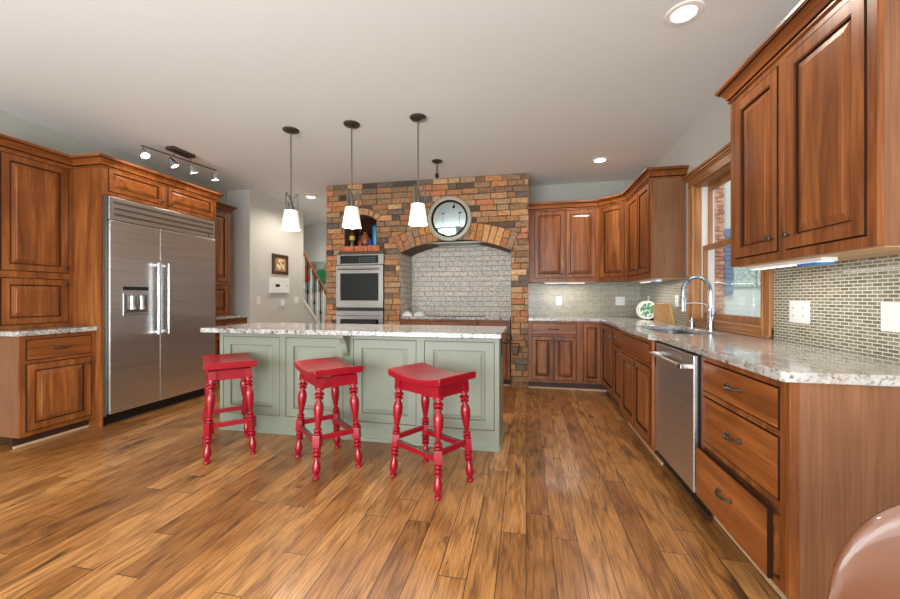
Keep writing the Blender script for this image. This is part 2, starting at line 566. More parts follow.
def knob(parent, x, y, z, xf, mat='bronze', world=True):
    b_ = MB(); b_.lathe([(.006, 0), (.006, -.012), (.012, -.018), (.015, -.024), (.013, -.030), (.004, -.033)], (x, y, z), 12, (0, 1, 0))
    return b_.build('knob', mat, parent, world=world, xf=xf)


def pull(parent, x, y, z, xf, w=.10, vert=False, mat='bronze', world=True):
    b_ = MB()
    pts = []
    for i in range(13):
        tt = i / 12; xx = (tt - .5) * w
        yy = y - .008 - .022 * math.sin(PI * tt) ** .5
        pts.append((x + xx, yy, z - .006 * math.sin(PI * tt)))
    rr = [.0045 + .0025 * math.sin(PI * i / 12) + (.0015 if i % 3 == 0 else 0) for i in range(13)]
    b_.tube(pts, rr, 8)
    for sx in (-1, 1): b_.lathe([(.010, .0), (.011, -.004), (.007, -.009)], (x + sx * w / 2, y, z), 10, (0, 1, 0))
    return b_.build('handle', mat, parent, world=world, xf=xf)


def front(root, f, xf, world=True):
    """f: kind,x0,z0,x1,z1,[opts]"""
    kind, x0, z0, x1, z1 = f[:5]; o = f[5] if len(f) > 5 else {}
    y = o.get('y', 0.0); t = .02
    b_ = MB()
    name = {'door': 'door', 'drawer': 'drawer', 'false': 'false_front', 'panel': 'panel'}[kind]
    mats = o.get('mats', ('cherry', 'glaze') if kind in ('door', 'panel') else ('cherry_flat', 'glaze'))
    if kind == 'drawer' and o.get('box'):
        b_.box(x0 + .012, y + .019, z0 + .01, x1 - .012, y + .40, z1 - .03)
    raised(b_, x0, z0, x1, z1, y, t, o.get('fw', .055), flat=o.get('flat', kind in ('drawer', 'false')), chamfer=o.get('ch', .03))
    d = b_.build(name, mats, root, world=world, xf=xf)
    if 'knob' in o: knob(d, o['knob'][0], y, o['knob'][1], xf, o.get('kmat', 'bronze'), world)
    if 'pull' in o: pull(d, o['pull'][0], y, o['pull'][1], xf, o.get('pw', .10), world=world)
    return d


def frame_mesh(w, z0, z1, openings, t=.02):
    b_ = MB()
    xs = sorted({0, w, *[o[0] for o in openings], *[o[2] for o in openings]})
    zs = sorted({z0, z1, *[o[1] for o in openings], *[o[3] for o in openings]})
    def solid(i, j):
        if i < 0 or j < 0 or i >= len(xs) - 1 or j >= len(zs) - 1: return False
        cx = (xs[i] + xs[i + 1]) / 2; cz = (zs[j] + zs[j + 1]) / 2
        return not any(o[0] < cx < o[2] and o[1] < cz < o[3] for o in openings)
    for i in range(len(xs) - 1):
        for j in range(len(zs) - 1):
            if not solid(i, j): continue
            a, c, p, q = xs[i], xs[i + 1], zs[j], zs[j + 1]
            b_.quad([(a, 0, p), (c, 0, p), (c, 0, q), (a, 0, q)])
            if not solid(i - 1, j): b_.quad([(a, 0, p), (a, 0, q), (a, t, q), (a, t, p)])
            if not solid(i + 1, j): b_.quad([(c, 0, p), (c, t, p), (c, t, q), (c, 0, q)])
            if not solid(i, j - 1): b_.quad([(a, 0, p), (a, t, p), (c, t, p), (c, 0, p)])
            if not solid(i, j + 1): b_.quad([(a, 0, q), (c, 0, q), (c, t, q), (a, t, q)])
    return b_


GAP = .0045


def cabinet(name, label, loc, rz, w, z0, z1, d, fronts, toe=0.0, shoe=True, under=False, proud=.004, cat='cabinet', body='endpanel', group=None, btop=None):
    """local: face in the xz-plane at y=0 looking to -y, x from 0 to w, depth +y"""
    root = thing(name, label, cat, (loc[0], loc[1], 0), rz, group)
    b_ = MB(); b_.box(0, .0205, z0 + toe, w, d, btop or z1)
    b_.build('body', body, root)
    ops = [(f[1] - GAP, f[2] - GAP, f[3] + GAP, f[4] + GAP) for f in fronts]
    frame_mesh(w, z0 + toe, z1, ops).build('face_frame', 'cherry', root)
    for f in fronts:
        f = list(f)
        o = dict(f[5]) if len(f) > 5 else {}
        o['y'] = o.get('y', 0) - proud
        front(root, f[:5] + [o], None, world=False)
    if toe:
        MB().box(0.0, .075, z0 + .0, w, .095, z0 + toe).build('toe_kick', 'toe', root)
        if shoe: MB().box(0.0, .060, 0, w, .075, .022).build('shoe_molding', 'shoe', root, bevel=.004)
    if under:
        MB().box(.01, .03, z0 - .004, w - .01, d - .01, z0).build('underside_panel', 'maple', root)
    return root


# ---------------------------------------------------------------- right run, base units
R90 = -PI / 2
# drawer stack, nearest the camera
fr = [('drawer', .035, .690, .635, .842, {'flat': True, 'pull': (.335, .772), 'pw': .10}),
      ('drawer', .035, .425, .635, .658, {'flat': True, 'pull': (.335, .548), 'pw': .10}),
      ('drawer', .035, .132, .635, .392, {'flat': True, 'pull': (.335, .285), 'pw': .10, 'y': -.035, 'box': 1})]
c_draw = cabinet('drawer_cabinet', 'cherry base cabinet with three flat drawers at the near end, lowest drawer slightly open', (FRX, 2.24), R90, .67, 0, .875, .60, fr, toe=.10)
# end panel of the stack, facing the camera
b = MB(); b.box(FRX + .005, 1.553, .105, XW - .004, 1.569, .875); b.build('end_panel', 'endpanel', c_draw, world=True)
b = MB(); b.box(FRX - .0, 1.549, .105, FRX + .03, 1.569, .875); b.build('corner_stile', 'cherry', c_draw, world=True, bevel=.002)
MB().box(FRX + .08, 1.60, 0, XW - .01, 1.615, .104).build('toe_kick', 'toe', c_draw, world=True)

# dishwasher
dw = thing('dishwasher', 'stainless steel dishwasher with bar handle between the sink cabinet and the drawers', 'dishwasher', (FRX, 2.86, 0), R90)
b = MB(); b.box(.0, .03, .10, .605, .58, .865); b.build('body', 'black', dw)
b = MB(); b.box(.004, -.028, .115, .601, .028, .862); b.build('door', 'steel', dw, bevel=.004)
b = MB(); b.box(.602, -.012, .105, .612, .03, .868); b.build('side_trim', 'black', dw)
b = MB(); b.tube([(.04, -.075, .795), (.565, -.075, .795)], .011, 12)
for x in (.055, .55): b.box(x - .012, -.078, .783, x + .012, -.027, .807)
b.build('handle', 'steel', dw, bevel=.002)
b = MB(); b.box(.545, -.088, .783, .585, -.070, .807); b.build('handle_end', 'chrome', dw, bevel=.002)
MB().box(.0, .04, 0, .605, .055, .10).build('kick_plate', 'black', dw)

# sink base, bumped out
fr = [('false', .04, .700, .84, .842, {'flat': True}),
      ('door', .04, .128, .435, .672, {'knob': (.40, .635)}),
      ('door', .445, .128, .84, .672, {'knob': (.48, .635)})]
c_sink = cabinet('sink_cabinet', 'wide bumped-out cherry cabinet under the sink with two raised-panel doors', (.87, 3.75), R90, .88, 0, .875, .64, fr, toe=.10, btop=.69)
# narrow unit
fr = [('drawer', .03, .700, .46, .842, {'flat': True, 'knob': (.19, .772), 'kmat': 'pewter'}),
      ('door', .03, .128, .46, .672, {'knob': (.40, .635), 'kmat': 'pewter', 'fw': .05})]
c_nar = cabinet('narrow_cabinet', 'narrow cherry base cabinet with one small drawer over one door, beside the sink cabinet', (FRX, 4.285), R90, .53, 0, .875, .60, fr, toe=.10, btop=.69)
# corner unit
c_cor = thing('corner_cabinet', 'L-shaped cherry base cabinet in the far right corner with two narrow doors', 'cabinet', (.67, 4.91, 0))
b = MB()
pts = [(.67, 4.93), (.94, 4.93), (.94, 4.29), (XW - .01, 4.29), (XW - .01, YB - .01), (.67, YB - .01)]
b.extrude([(x, y, .10) for x, y in pts], (0, 0, .775)); b.build('body', 'endpanel', c_cor, world=True)
xfB = Matrix.Translation((.67, 4.91, 0))
xfR = Matrix.Translation((FRX, 4.91, 0)) @ Matrix.Rotation(R90, 4, 'Z')
frame_mesh(.25, .10, .875, [(.027, .125, .237, .848)]).build('face_frame', 'cherry', c_cor, world=True, xf=xfB)
front(c_cor, ('door', .03, .128, .234, .845, {'fw': .045, 'y': -.004, 'ch': .02}), xfB)
frame_mesh(.62, .10, .875, [(.027, .125, .593, .848)]).build('face_frame', 'cherry', c_cor, world=True, xf=xfR)
front(c_cor, ('door', .03, .128, .59, .845, {'y': -.004, 'knob': (.55, .74), 'kmat': 'pewter'}), xfR)
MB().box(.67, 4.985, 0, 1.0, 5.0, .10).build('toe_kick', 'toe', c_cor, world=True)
MB().box(.995, 4.29, 0, 1.01, 5.0, .10).build('toe_kick', 'toe', c_cor, world=True)
MB().box(.67, 4.970, 0, .985, 4.985, .022).build('shoe_molding', 'shoe', c_cor, world=True)
# back unit
fr = [('drawer', .045, .705, .585, .848, {'flat': True, 'pull': (.315, .775)}),
      ('door', .045, .128, .307, .677, {'knob': (.285, .63), 'fw': .05, 'ch': .022}),
      ('door', .322, .128, .585, .677, {'knob': (.345, .63), 'fw': .05, 'ch': .022})]
c_back = cabinet('base_cabinet', 'cherry base cabinet with one wide drawer over two doors, right of the brick pier', (.03, 4.91), 0, .64, 0, .875, .60, fr, toe=.10)

# ---------------------------------------------------------------- upper units, right side
UZ0, UZT = 1.385, 2.445
fr = [('door', .085, 1.435, .475, 2.33, {'knob': (.44, 1.49)}), ('door', .495, 1.435, .865, 2.33, {'knob': (.53, 1.49)})]
u_back = cabinet('wall_cabinet', 'cherry wall cabinet with two raised-panel doors, right of the brick wall', (.03, 5.20), 0, .89, UZ0, UZT - .01, .32, fr, under=True)
u_cor = thing('corner_wall_cabinet', 'diagonal cherry corner wall cabinet with one door over the far counter corner', 'cabinet', (.92, 5.20, 0))
b = MB()
pts = [(.925, 5.215), (1.222, 4.925), (XW - .01, 4.925), (XW - .01, YB - .01), (.925, YB - .01)]
b.extrude([(x, y, UZ0) for x, y in pts], (0, 0, UZT - .01 - UZ0)); b.build('body', 'endpanel', u_cor, world=True)
ang = math.atan2(4.91 - 5.20, 1.21 - .92); wd = math.hypot(.29, .29)
xfD = Matrix.Translation((.92, 5.20, 0)) @ Matrix.Rotation(ang, 4, 'Z')
frame_mesh(wd, UZ0, UZT - .01, [(.037, 1.432, wd - .037, 2.333)]).build('face_frame', 'cherry', u_cor, world=True, xf=xfD)
front(u_cor, ('door', .04, 1.435, wd - .04, 2.33, {'y': -.004, 'knob': (wd - .065, 1.49)}), xfD)
fr = [('door', .045, 1.43, .435, 2.33, {'knob': (.41, 1.49)}), ('door', .445, 1.43, .835, 2.33, {'knob': (.47, 1.49)})]
u_right = cabinet('wall_cabinet', 'cherry wall cabinet with plain side panel, hung between the far corner and the window', (1.21, 4.91), R90, .88, UZ0 - .02, UZT - .01, .315, fr, under=True)
path = [(.03, 5.20), (.92, 5.20), (1.21, 4.91), (1.21, 4.03), (XW, 4.03)]
crown(u_back, path, [0], UZT); crown(u_cor, path, [1], UZT); crown(u_right, path, [2, 3], UZT)
fr = [('door', .055, 1.405, .435, 2.31, {'knob': (.405, 1.47), 'fw': .062}), ('door', .495, 1.405, .92, 2.31, {'knob': (.525, 1.47), 'fw': .062})]
u_near = cabinet('wall_cabinet', 'large cherry wall cabinet with two tall doors hanging nearest the camera, right of the window', (1.21, 2.555), R90, .965, 1.36, UZT - .01, .315, fr, under=True)
crown(u_near, [(XW, 2.555), (1.21, 2.555), (1.21, 1.59), (XW, 1.59)], [0, 1, 2], UZT)

# ---------------------------------------------------------------- counters
def slab(name, outer, label, mat, holes=(), z0=.876, z1=.915, cat='countertop', bevel=.006):
    bm = bmesh.new(); edges = []
    for lp in [outer] + list(holes):
        vs = [bm.verts.new((x, y, z1)) for x, y in lp]
        for i in range(len(vs)): edges.append(bm.edges.new((vs[i], vs[(i + 1) % len(vs)])))
    bmesh.ops.triangle_fill(bm, edges=edges, use_beauty=True, use_dissolve=False)
    r = bmesh.ops.extrude_face_region(bm, geom=bm.faces[:])
    bmesh.ops.translate(bm, vec=(0, 0, z0 - z1), verts=[v for v in r['geom'] if isinstance(v, bmesh.types.BMVert)])
    bmesh.ops.recalc_face_normals(bm, faces=bm.faces[:])
    bmesh.ops.dissolve_limit(bm, angle_limit=.01, verts=bm.verts[:], edges=bm.edges[:])
    me = bpy.data.meshes.new(name); bm.to_mesh(me); bm.free()
    me.materials.append(M[mat]); o = bpy.data.objects.new(name, me); COL.objects.link(o)
    if bevel:
        bb = o.modifiers.new('bevel', 'BEVEL'); bb.width = bevel; bb.segments = 2; bb.limit_method = 'ANGLE'; bb.angle_limit = .6
    tag(o, label, cat)
    return o


def rrect(x0, y0, x1, y1, r, n=5):
    out = []
    for cx, cy, a0 in ((x1 - r, y1 - r, 0), (x0 + r, y1 - r, 90), (x0 + r, y0 + r, 180), (x1 - r, y0 + r, 270)):
        for i in range(n + 1):
            a = math.radians(a0 + 90 * i / n); out.append((cx + r * math.cos(a), cy + r * math.sin(a)))
    return out


SX0, SX1, SY0, SY1 = .985, 1.375, 2.96, 3.82
outer = [(.030, 4.885), (.885, 4.885), (.893, 4.86), (.893, 3.81), (.845, 3.75), (.845, 2.88), (.893, 2.83), (.893, 1.55), (.905, 1.538), (XW - .004, 1.538), (XW - .004, YB - .008), (.030, YB - .008)]
slab('countertop', outer, 'L-shaped pale granite countertop along the right and back walls, cut out for the sink', 'granite_warm', [rrect(SX0, SY0, SX1, SY1, .09)])
sk = thing('sink', 'undermount stainless steel sink basin below the window', 'sink', ((SX0 + SX1) / 2, (SY0 + SY1) / 2, .70))
b = MB()
lev = [(0.012, .8755), (0, .8755), (-.002, .86), (-.012, .72), (-.04, .705)]
rings = [[(x, y, z) for x, y in rrect(SX0 - o, SY0 - o, SX1 + o, SY1 + o, .09 + o * .5)] for o, z in lev]
b.loft(rings, 0, True, False); b.quad(rings[-1])
b.build('basin', plain('sink_metal', rgb(112, 118, 122), .35, .7), sk, world=True)
MB().lathe([(.04, .0), (.04, .006), (.02, .002)], (1.18, 3.40, .7065), 16).build('drain', 'chrome', sk, world=True)

# faucet
fx, fy = 1.45, 3.36
fa = thing('kitchen_faucet', 'chrome spring-neck kitchen faucet with pull-down sprayer standing behind the sink', 'faucet', (fx, fy, .915))
b = MB(); b.lathe([(.030, 0), (.030, .012), (.022, .016), (.022, .13), (.019, .135), (.019, .21)], (0, 0, 0), 18); b.build('base', 'chrome', fa)
dx, dy = -.92, -.30; ln = math.hypot(dx, dy); dx /= ln; dy /= ln
arc = [(0, 0, .20), (0, 0, .26)]
for i in range(17):
    a = PI - PI * i / 16
    arc.append((dx * (.12 + .12 * math.cos(a)), dy * (.12 + .12 * math.cos(a)), .30 + .125 * math.sin(a)))
arc.append((dx * .24, dy * .24, .27))
b = MB(); b.tube(arc, .0095, 10); b.build('neck', 'chrome', fa)
b = MB()
spring = []
dense = []
for i in range(len(arc) - 1):
    for k in range(22):
        dense.append(Vector(arc[i]).lerp(Vector(arc[i + 1]), k / 22))
side = Vector((-dy, dx, 0))
for i, p in enumerate(dense):
    d = (dense[min(i + 1, len(dense) - 1)] - dense[max(0, i - 1)]).normalized(); w = d.cross(side)
    a = i * 2 * PI / 9
    spring.append(p + (side * math.cos(a) + w * math.sin(a)) * .0145)
b.tube(spring, .0026, 4); b.build('spring', 'chrome', fa)
b = MB(); b.lathe([(.012, 0), (.019, -.02), (.019, -.09), (.022, -.10), (.022, -.115)], (dx * .24, dy * .24, .27), 14); b.build('spray_head', 'chrome', fa)
b = MB(); b.tube([(0, 0, .17), (dx * .05, dy * .05, .205), (dx * .12, dy * .12, .215), (dx * .225, dy * .225, .215)], .006, 8); b.lathe([(.024, -.008), (.024, .008)], (dx * .24, dy * .24, .215), 14); b.build('support_arm', 'chrome', fa)
b = MB(); b.tube([(0, 0, .115), (.01, -.045, .12), (.012, -.06, .16)], [.008, .007, .006], 8); b.build('lever', 'chrome', fa)
sd = tag(MB().lathe([(.022, 0), (.022, .05), (.018, .055), (.006, .06), (.006, .075), (.012, .078), (.010, .085)], (1.455, 3.72, .9155), 14).build('soap_dispenser', 'chrome'), 'short chrome soap dispenser on the counter left of the faucet', 'soap dispenser')

# ---------------------------------------------------------------- backsplash
b = MB(); b.box(.026, YB - .007, .916, XW - .008, YB - .001, 1.388)
tag(b.build('backsplash', 'tile'), 'grey-green mosaic tile backsplash on the back wall', 'backsplash')
b = MB(); b.box(XW - .0065, WY1 + .10, .916, XW - .001, YB - .012, 1.39)
tag(b.build('backsplash', 'tile'), 'mosaic tile backsplash strip on the right wall between window and far corner', 'backsplash')
b = MB(); b.box(XW - .0065, .6, .916, XW - .001, WY0 - .09, 1.40)
tag(b.build('backsplash', 'tile'), 'grey-green mosaic tile backsplash on the right wall under the near wall cabinet', 'backsplash')


# ---------------------------------------------------------------- window over the sink
win = thing('window_1', 'oak-trimmed double-hung window over the sink', 'window', (XW, (WY0 + WY1) / 2, WZ0))
win['kind'] = 'structure'
CW = .095
def casing(p0, p1, name='casing'):
    b = MB(); b.box(*p0, *p1); return b.build(name, 'trimwood', win, world=True, bevel=.004)
for y0, y1 in ((WY0 - CW + .01, WY0 + .012), (WY1 - .012, WY1 + CW - .01)):
    b = MB(); b.box(XW - .020, y0, .917, XW + .0, y1, WZ1 + .005); b.box(XW - .028, y0, .917, XW - .019, y0 + .02, WZ1); b.box(XW - .026, y1 - .02, .917, XW - .019, y1, WZ1)
    b.build('side_casing', 'trimwood', win, world=True, bevel=.003)
b = MB(); ya, yb = WY0 - CW, WY1 + CW
for o, z0, z1 in ((.022, WZ1, WZ1 + .07), (.032, WZ1 + .07, WZ1 + .085), (.045, WZ1 + .085, WZ1 + .105), (.060, WZ1 + .105, WZ1 + .125)):
    b.box(XW - o, ya - (o - .02), z0, XW, yb + (o - .02), z1)
b.build('head_casing', 'trimwood_l', win, world=True, bevel=.003)
b = MB(); b.box(XW - .04, ya + .01, .917, XW, yb - .01, .935); b.box(XW - .018, ya + .01, .935, XW, yb - .01, WZ0)
b.box(XW - .03, WY0, WZ0 - .012, XW + .10, WY1, WZ0 + .004)
b.build('window_sill', 'trimwood_l', win, world=True, bevel=.003)
for y0, y1 in ((WY0 + .0, WY0 + .014), (WY1 - .014, WY1)):
    b = MB(); b.box(XW, y0, WZ0, XW + .165, y1, WZ1); b.build('jamb', 'trimwood', win, world=True)
b = MB(); b.box(XW, WY0, WZ1 - .014, XW + .165, WY1, WZ1); b.build('jamb', 'trimwood_l', win, world=True)
M['glass'] = NT('window_glass').m
g = M['glass'].node_tree; bs = g.nodes['Principled BSDF']
tr = g.nodes.new('ShaderNodeBsdfTransparent'); gl = g.nodes.new('ShaderNodeBsdfGlossy'); gl.inputs['Roughness'].default_value = .02
lw = g.nodes.new('ShaderNodeLayerWeight'); pw = g.nodes.new('ShaderNodeMath'); pw.operation = 'POWER'; pw.inputs[1].default_value = 3.5
fz = g.nodes.new('ShaderNodeMath'); fz.operation = 'MULTIPLY_ADD'; fz.inputs[1].default_value = .5; fz.inputs[2].default_value = .04
g.links.new(lw.outputs['Facing'], pw.inputs[0]); g.links.new(pw.outputs[0], fz.inputs[0])
mx = g.nodes.new('ShaderNodeMixShader')
g.links.new(fz.outputs[0], mx.inputs[0]); g.links.new(tr.outputs[0], mx.inputs[1]); g.links.new(gl.outputs[0], mx.inputs[2])
g.links.new(mx.outputs[0], g.nodes['Material Output'].inputs['Surface'])
def sash(x, z0, z1, railb, railt):
    b = MB(); s = .045; a, c = WY0 + .014, WY1 - .014
    b.box(x, a, z0, x + .03, a + s, z1); b.box(x, c - s, z0, x + .03, c, z1)
    b.box(x, a + s, z0, x + .03, c - s, z0 + railb); b.box(x, a + s, z1 - railt, x + .03, c - s, z1)
    so = b.build('sash', 'trimwood', win, world=True, bevel=.003)
    b = MB(); b.box(x + .012, a + s, z0 + railb, x + .016, c - s, z1 - railt); b.build('pane', 'glass', so, world=True)
sash(XW + .055, WZ0 + .004, 1.645, .05, .035)
sash(XW + .095, 1.61, WZ1 - .014, .035, .045)
b = MB(); b.box(XW + .05, WY1 - .03, WZ0, XW + .15, WY1 - .014, WZ1 - .014, 0); b.build('track', 'whitepaint', win, world=True)

# outside, seen through the window
b = MB(); b.box(1.72, -1.0, -.3, 8.0, 9.0, -.2)
M['lawn'] = plain('lawn_green', rgb(96, 120, 74), .9, noise=.5)
struct(b.build('ground', 'lawn'))
nb = thing('neighbouring_building', 'pale sided wall with brick corner and blue shutter outside the window', 'building', (3.9, 6.6, -.2))
def siding():
    t = NT('pale_siding'); tc = t.coords((1, 1, 7.5), rnd=False)
    w = t.n('ShaderNodeTexWave', wave_type='BANDS', bands_direction='Z', wave_profile='SAW', i_Scale=.5); t.l(tc, w.inputs['Vector'])
    t.b.inputs['Base Color'].default_value = rgb(206, 212, 205)
    t.set(Roughness=.6); t.bump(w.outputs[0], .5, .02)
    return t.m
M['siding'] = siding()
b = MB(); b.box(2.9, 7.6, -.2, 8.0, 7.8, 5.0); b.build('wall', 'siding', nb, world=True)
b = MB(); cols = []
pal = [rgb(176, 120, 96), rgb(190, 140, 112), rgb(160, 104, 84)]
z = -.2; r_ = 0
while z < 5:
    for k in range(2):
        x0 = 3.27 + k * .085 - (.02 if r_ % 2 else 0)
        b.box(x0, 7.45, z, x0 + .08, 7.6, z + .065); cols += [random.choice(pal)] * 6
    z += .075; r_ += 1
b.build('brick_corner', 'brick', nb, world=True, cols=cols)
b = MB(); b.box(3.455, 7.53, 1.22, 3.61, 7.598, 2.4)
for k in range(13): b.box(3.475, 7.515, 1.28 + k * .08, 3.59, 7.53, 1.33 + k * .08)
M['shutter'] = plain('blue_shutter', rgb(96, 122, 150), .5)
b.build('shutter', 'shutter', nb, world=True)
def lace():
    t = NT('frosted_pattern_glass'); v = t.coords(rnd=False)
    w = t.n('ShaderNodeTexVoronoi', feature='DISTANCE_TO_EDGE', i_Scale=14.0); t.l(v, w.inputs['Vector'])
    t.l(t.ramp(w.outputs[0], [(0, rgb(120, 140, 130)), (.12, rgb(180, 196, 188))]), t.b.inputs['Base Color']); t.set(Roughness=.2)
    return t.m
M['lace'] = lace()
for x0 in (3.63, 4.0):
    b = MB(); b.box(x0, 7.56, 1.36, x0 + .34, 7.598, 1.95); b.build('window', 'lace', nb, world=True)

# ---------------------------------------------------------------- brick chimney wall
BX0, BX1, BY = -2.81, .024, 4.93
AX0, AX1, AZS, AZT = -1.70, -.19, 1.79, 1.95       # big arch
NX0, NX1, NZ0, NZS, NZT = -2.53, -2.045, 1.905, 2.25, 2.34   # small niche
OX0, OX1, OZ0, OZ1 = -2.65, -1.935, .30, 1.785       # ovens


def arc_pts(x0, x1, zs, zt, n=16):
    hw = (x1 - x0) / 2; h = zt - zs; R = (hw * hw + h * h) / (2 * h); cx = (x0 + x1) / 2; cz = zt - R
    a = math.asin(hw / R)
    return [(cx + R * math.sin(-a + 2 * a * i / n), cz + R * math.cos(-a + 2 * a * i / n)) for i in range(n + 1)], (cx, cz, R, a)


arcA, (acx, acz, aR, aA) = arc_pts(AX0, AX1, AZS, AZT, 24)
arcN, (ncx, ncz, nR, nA) = arc_pts(NX0, NX1, NZS, NZT, 10)
bm = bmesh.new(); edges = []
loops = [[(BX0, 0), (AX0, 0)] + arcA + [(AX1, 0), (BX1, 0), (BX1, CZ - .002), (BX0, CZ - .002)],
         [(OX0, OZ0), (OX1, OZ0), (OX1, OZ1), (OX0, OZ1)],
         [(NX0, NZ0)] + arcN + [(NX1, NZ0)]]
for lp in loops:
    vs = [bm.verts.new((x, BY + .008, z)) for x, z in lp]
    for i in range(len(vs)): edges.append(bm.edges.new((vs[i], vs[(i + 1) % len(vs)])))
bmesh.ops.triangle_fill(bm, edges=edges, use_beauty=True)
r = bmesh.ops.extrude_face_region(bm, geom=bm.faces[:])
bmesh.ops.translate(bm, vec=(0, .58, 0), verts=[v for v in r['geom'] if isinstance(v, bmesh.types.BMVert)])
bmesh.ops.recalc_face_normals(bm, faces=bm.faces[:])
me = bpy.data.meshes.new('mortar'); bm.to_mesh(me); bm.free(); me.materials.append(M['mortar'])
bw = thing('brick_wall', 'reclaimed brick chimney wall with arched cooking niche and built-in ovens', 'brick wall', ((BX0 + BX1) / 2, BY, 0))
mo = bpy.data.objects.new('mortar', me); COL.objects.link(mo); mo.parent = bw; mo.location = (-(BX0 + BX1) / 2, -BY, 0)

PALB = [rgb(168, 124, 84), rgb(182, 138, 94), rgb(160, 112, 76), rgb(144, 112, 80), rgb(190, 152, 112), rgb(134, 102, 74),
        rgb(174, 122, 80), rgb(146, 114, 86), rgb(170, 138, 104), rgb(178, 116, 78)]
DARK = [rgb(96, 78, 62), rgb(74, 64, 56), rgb(112, 92, 74), rgb(106, 94, 84)]


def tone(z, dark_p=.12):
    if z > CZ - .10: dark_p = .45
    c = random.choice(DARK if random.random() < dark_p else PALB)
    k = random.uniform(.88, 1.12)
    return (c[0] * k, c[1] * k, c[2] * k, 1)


class Bricks:
    def __init__(s): s.b = MB(); s.c = []

    def add(s, poly, c, proj=.008, base=BY + .009, inset=.0035, yf=None):
        """poly: 4+ (x,z) on the front plane; a chamfered block standing proud of the mortar"""
        cx = sum(p[0] for p in poly) / len(poly); cz = sum(p[1] for p in poly) / len(poly)
        jit = [(p[0] + random.uniform(-.004, .004), p[1] + random.uniform(-.004, .004)) for p in poly]
        yj = random.uniform(-.009, .004)
        def sc(p, d):
            vx, vz = p[0] - cx, p[1] - cz; L = math.hypot(vx, vz) or 1
            return (p[0] - (d if vx > 0 else -d), p[1] - (d if vz > 0 else -d))
        y0 = base; y1 = base - proj + yj
        rings = [[(p[0], y0 + .004, p[1]) for p in jit], [(p[0], y1 + inset, p[1]) for p in jit],
                 [(sc(p, inset)[0], y1 + random.uniform(-.0015, .0015), sc(p, inset)[1]) for p in jit]]
        n0 = len(s.b.f); s.b.loft(rings, 0, True, True, False)
        s.c += [c] * (len(s.b.f) - n0)


def forbid(z, pad=.006):
    """x intervals without bricks at height z"""
    out = []
    # big arch + voussoir ring
    Ro = aR + .235
    za = acz + Ro * math.cos(aA)
    if z < AZS + .001: out.append((AX0 - pad * .3, AX1 + pad * .3))
    if z < acz + Ro:
        q = Ro * Ro - (z - acz) ** 2
        if q > 0:
            hw = min(math.sqrt(q), 99)
            # wedge edges of the ring at the springing
            sl = (z - acz) * math.tan(aA)
            hw = min(hw, sl) if z > AZS - .02 else 0
            if hw > 0 and z >= AZS: out.append((acx - hw - pad, acx + hw + pad))
    if OZ0 - .004 < z < OZ1 + .004: out.append((OX0 - .003, OX1 + .003))
    Rn = nR + .095
    if NZ0 - .002 < z <= NZS: out.append((NX0 - .002, NX1 + .002))
    if NZS < z < ncz + Rn:
        hw = min(math.sqrt(Rn * Rn - (z - ncz) ** 2), (z - ncz) * math.tan(nA)); out.append((ncx - hw - pad, ncx + hw + pad))
    if NZ0 - .082 < z < NZ0 - .0: out.append((NX0 - .05, NX1 + .05))
    return out


def clip(x0, x1, z):
    segs = [(x0, x1)]
    for a, c in forbid(z):
        ns = []
        for p, q in segs:
            if c <= p or a >= q: ns.append((p, q)); continue
            if p < a: ns.append((p, a))
            if q > c: ns.append((c, q))
        segs = ns
    return segs


B = Bricks()
ROW = .0772; z = .004; row = 0
while z < CZ - .03:
    h = ROW - .010; z1 = min(z + h, CZ - .004)
    x = BX0 - (.115 if row % 2 else 0) - random.uniform(0, .03)
    while x < BX1:
        L = random.choice([.215, .215, .22, .205, .105]) if random.random() < .9 else .15
        a, c = max(x, BX0), min(x + L, BX1)
        x += L + .011
        if c - a < .025: continue
        lo, hi = clip(a, c, z), clip(a, c, z1)
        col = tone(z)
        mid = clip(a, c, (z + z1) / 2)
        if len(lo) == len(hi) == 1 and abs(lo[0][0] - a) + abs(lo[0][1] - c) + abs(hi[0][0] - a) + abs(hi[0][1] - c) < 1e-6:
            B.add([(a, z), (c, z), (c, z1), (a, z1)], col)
        elif len(lo) == 1 and len(hi) == 1:
            if min(lo[0][1] - lo[0][0], hi[0][1] - hi[0][0]) > .012:
                B.add([(lo[0][0], z), (lo[0][1], z), (hi[0][1], z1), (hi[0][0], z1)], col)
        else:
            for p, q in mid:
                if q - p > .02 and hi and lo: B.add([(p, z), (q, z), (q, z1), (p, z1)], col)
    z += ROW; row += 1
# voussoirs of the big arch
nv = 19
for i in range(nv):
    a0 = -aA + 2 * aA * i / nv + .0025; a1 = -aA + 2 * aA * (i + 1) / nv - .0025
    sp = random.random() < .35
    cuts = [(aR + .001, aR + .115), (aR + .125, aR + .23)] if sp else [(aR + .001, aR + .23)]
    for r0, r1 in cuts:
        B.add([(acx + r0 * math.sin(a0), acz + r0 * math.cos(a0)), (acx + r0 * math.sin(a1), acz + r0 * math.cos(a1)),
               (acx + r1 * math.sin(a1), acz + r1 * math.cos(a1)), (acx + r1 * math.sin(a0), acz + r1 * math.cos(a0))],
              random.choice([rgb(190, 134, 82), rgb(178, 122, 76), rgb(200, 150, 100), rgb(160, 112, 76), rgb(150, 120, 94)]), proj=.012)
for i in range(7):
    a0 = -nA + 2 * nA * i / 7 + .012; a1 = -nA + 2 * nA * (i + 1) / 7 - .012; r0, r1 = nR + .002, nR + .09
    B.add([(ncx + r0 * math.sin(a0), ncz + r0 * math.cos(a0)), (ncx + r0 * math.sin(a1), ncz + r0 * math.cos(a1)),
           (ncx + r1 * math.sin(a1), ncz + r1 * math.cos(a1)), (ncx + r1 * math.sin(a0), ncz + r1 * math.cos(a0))], tone(0))
x = NX0 - .045
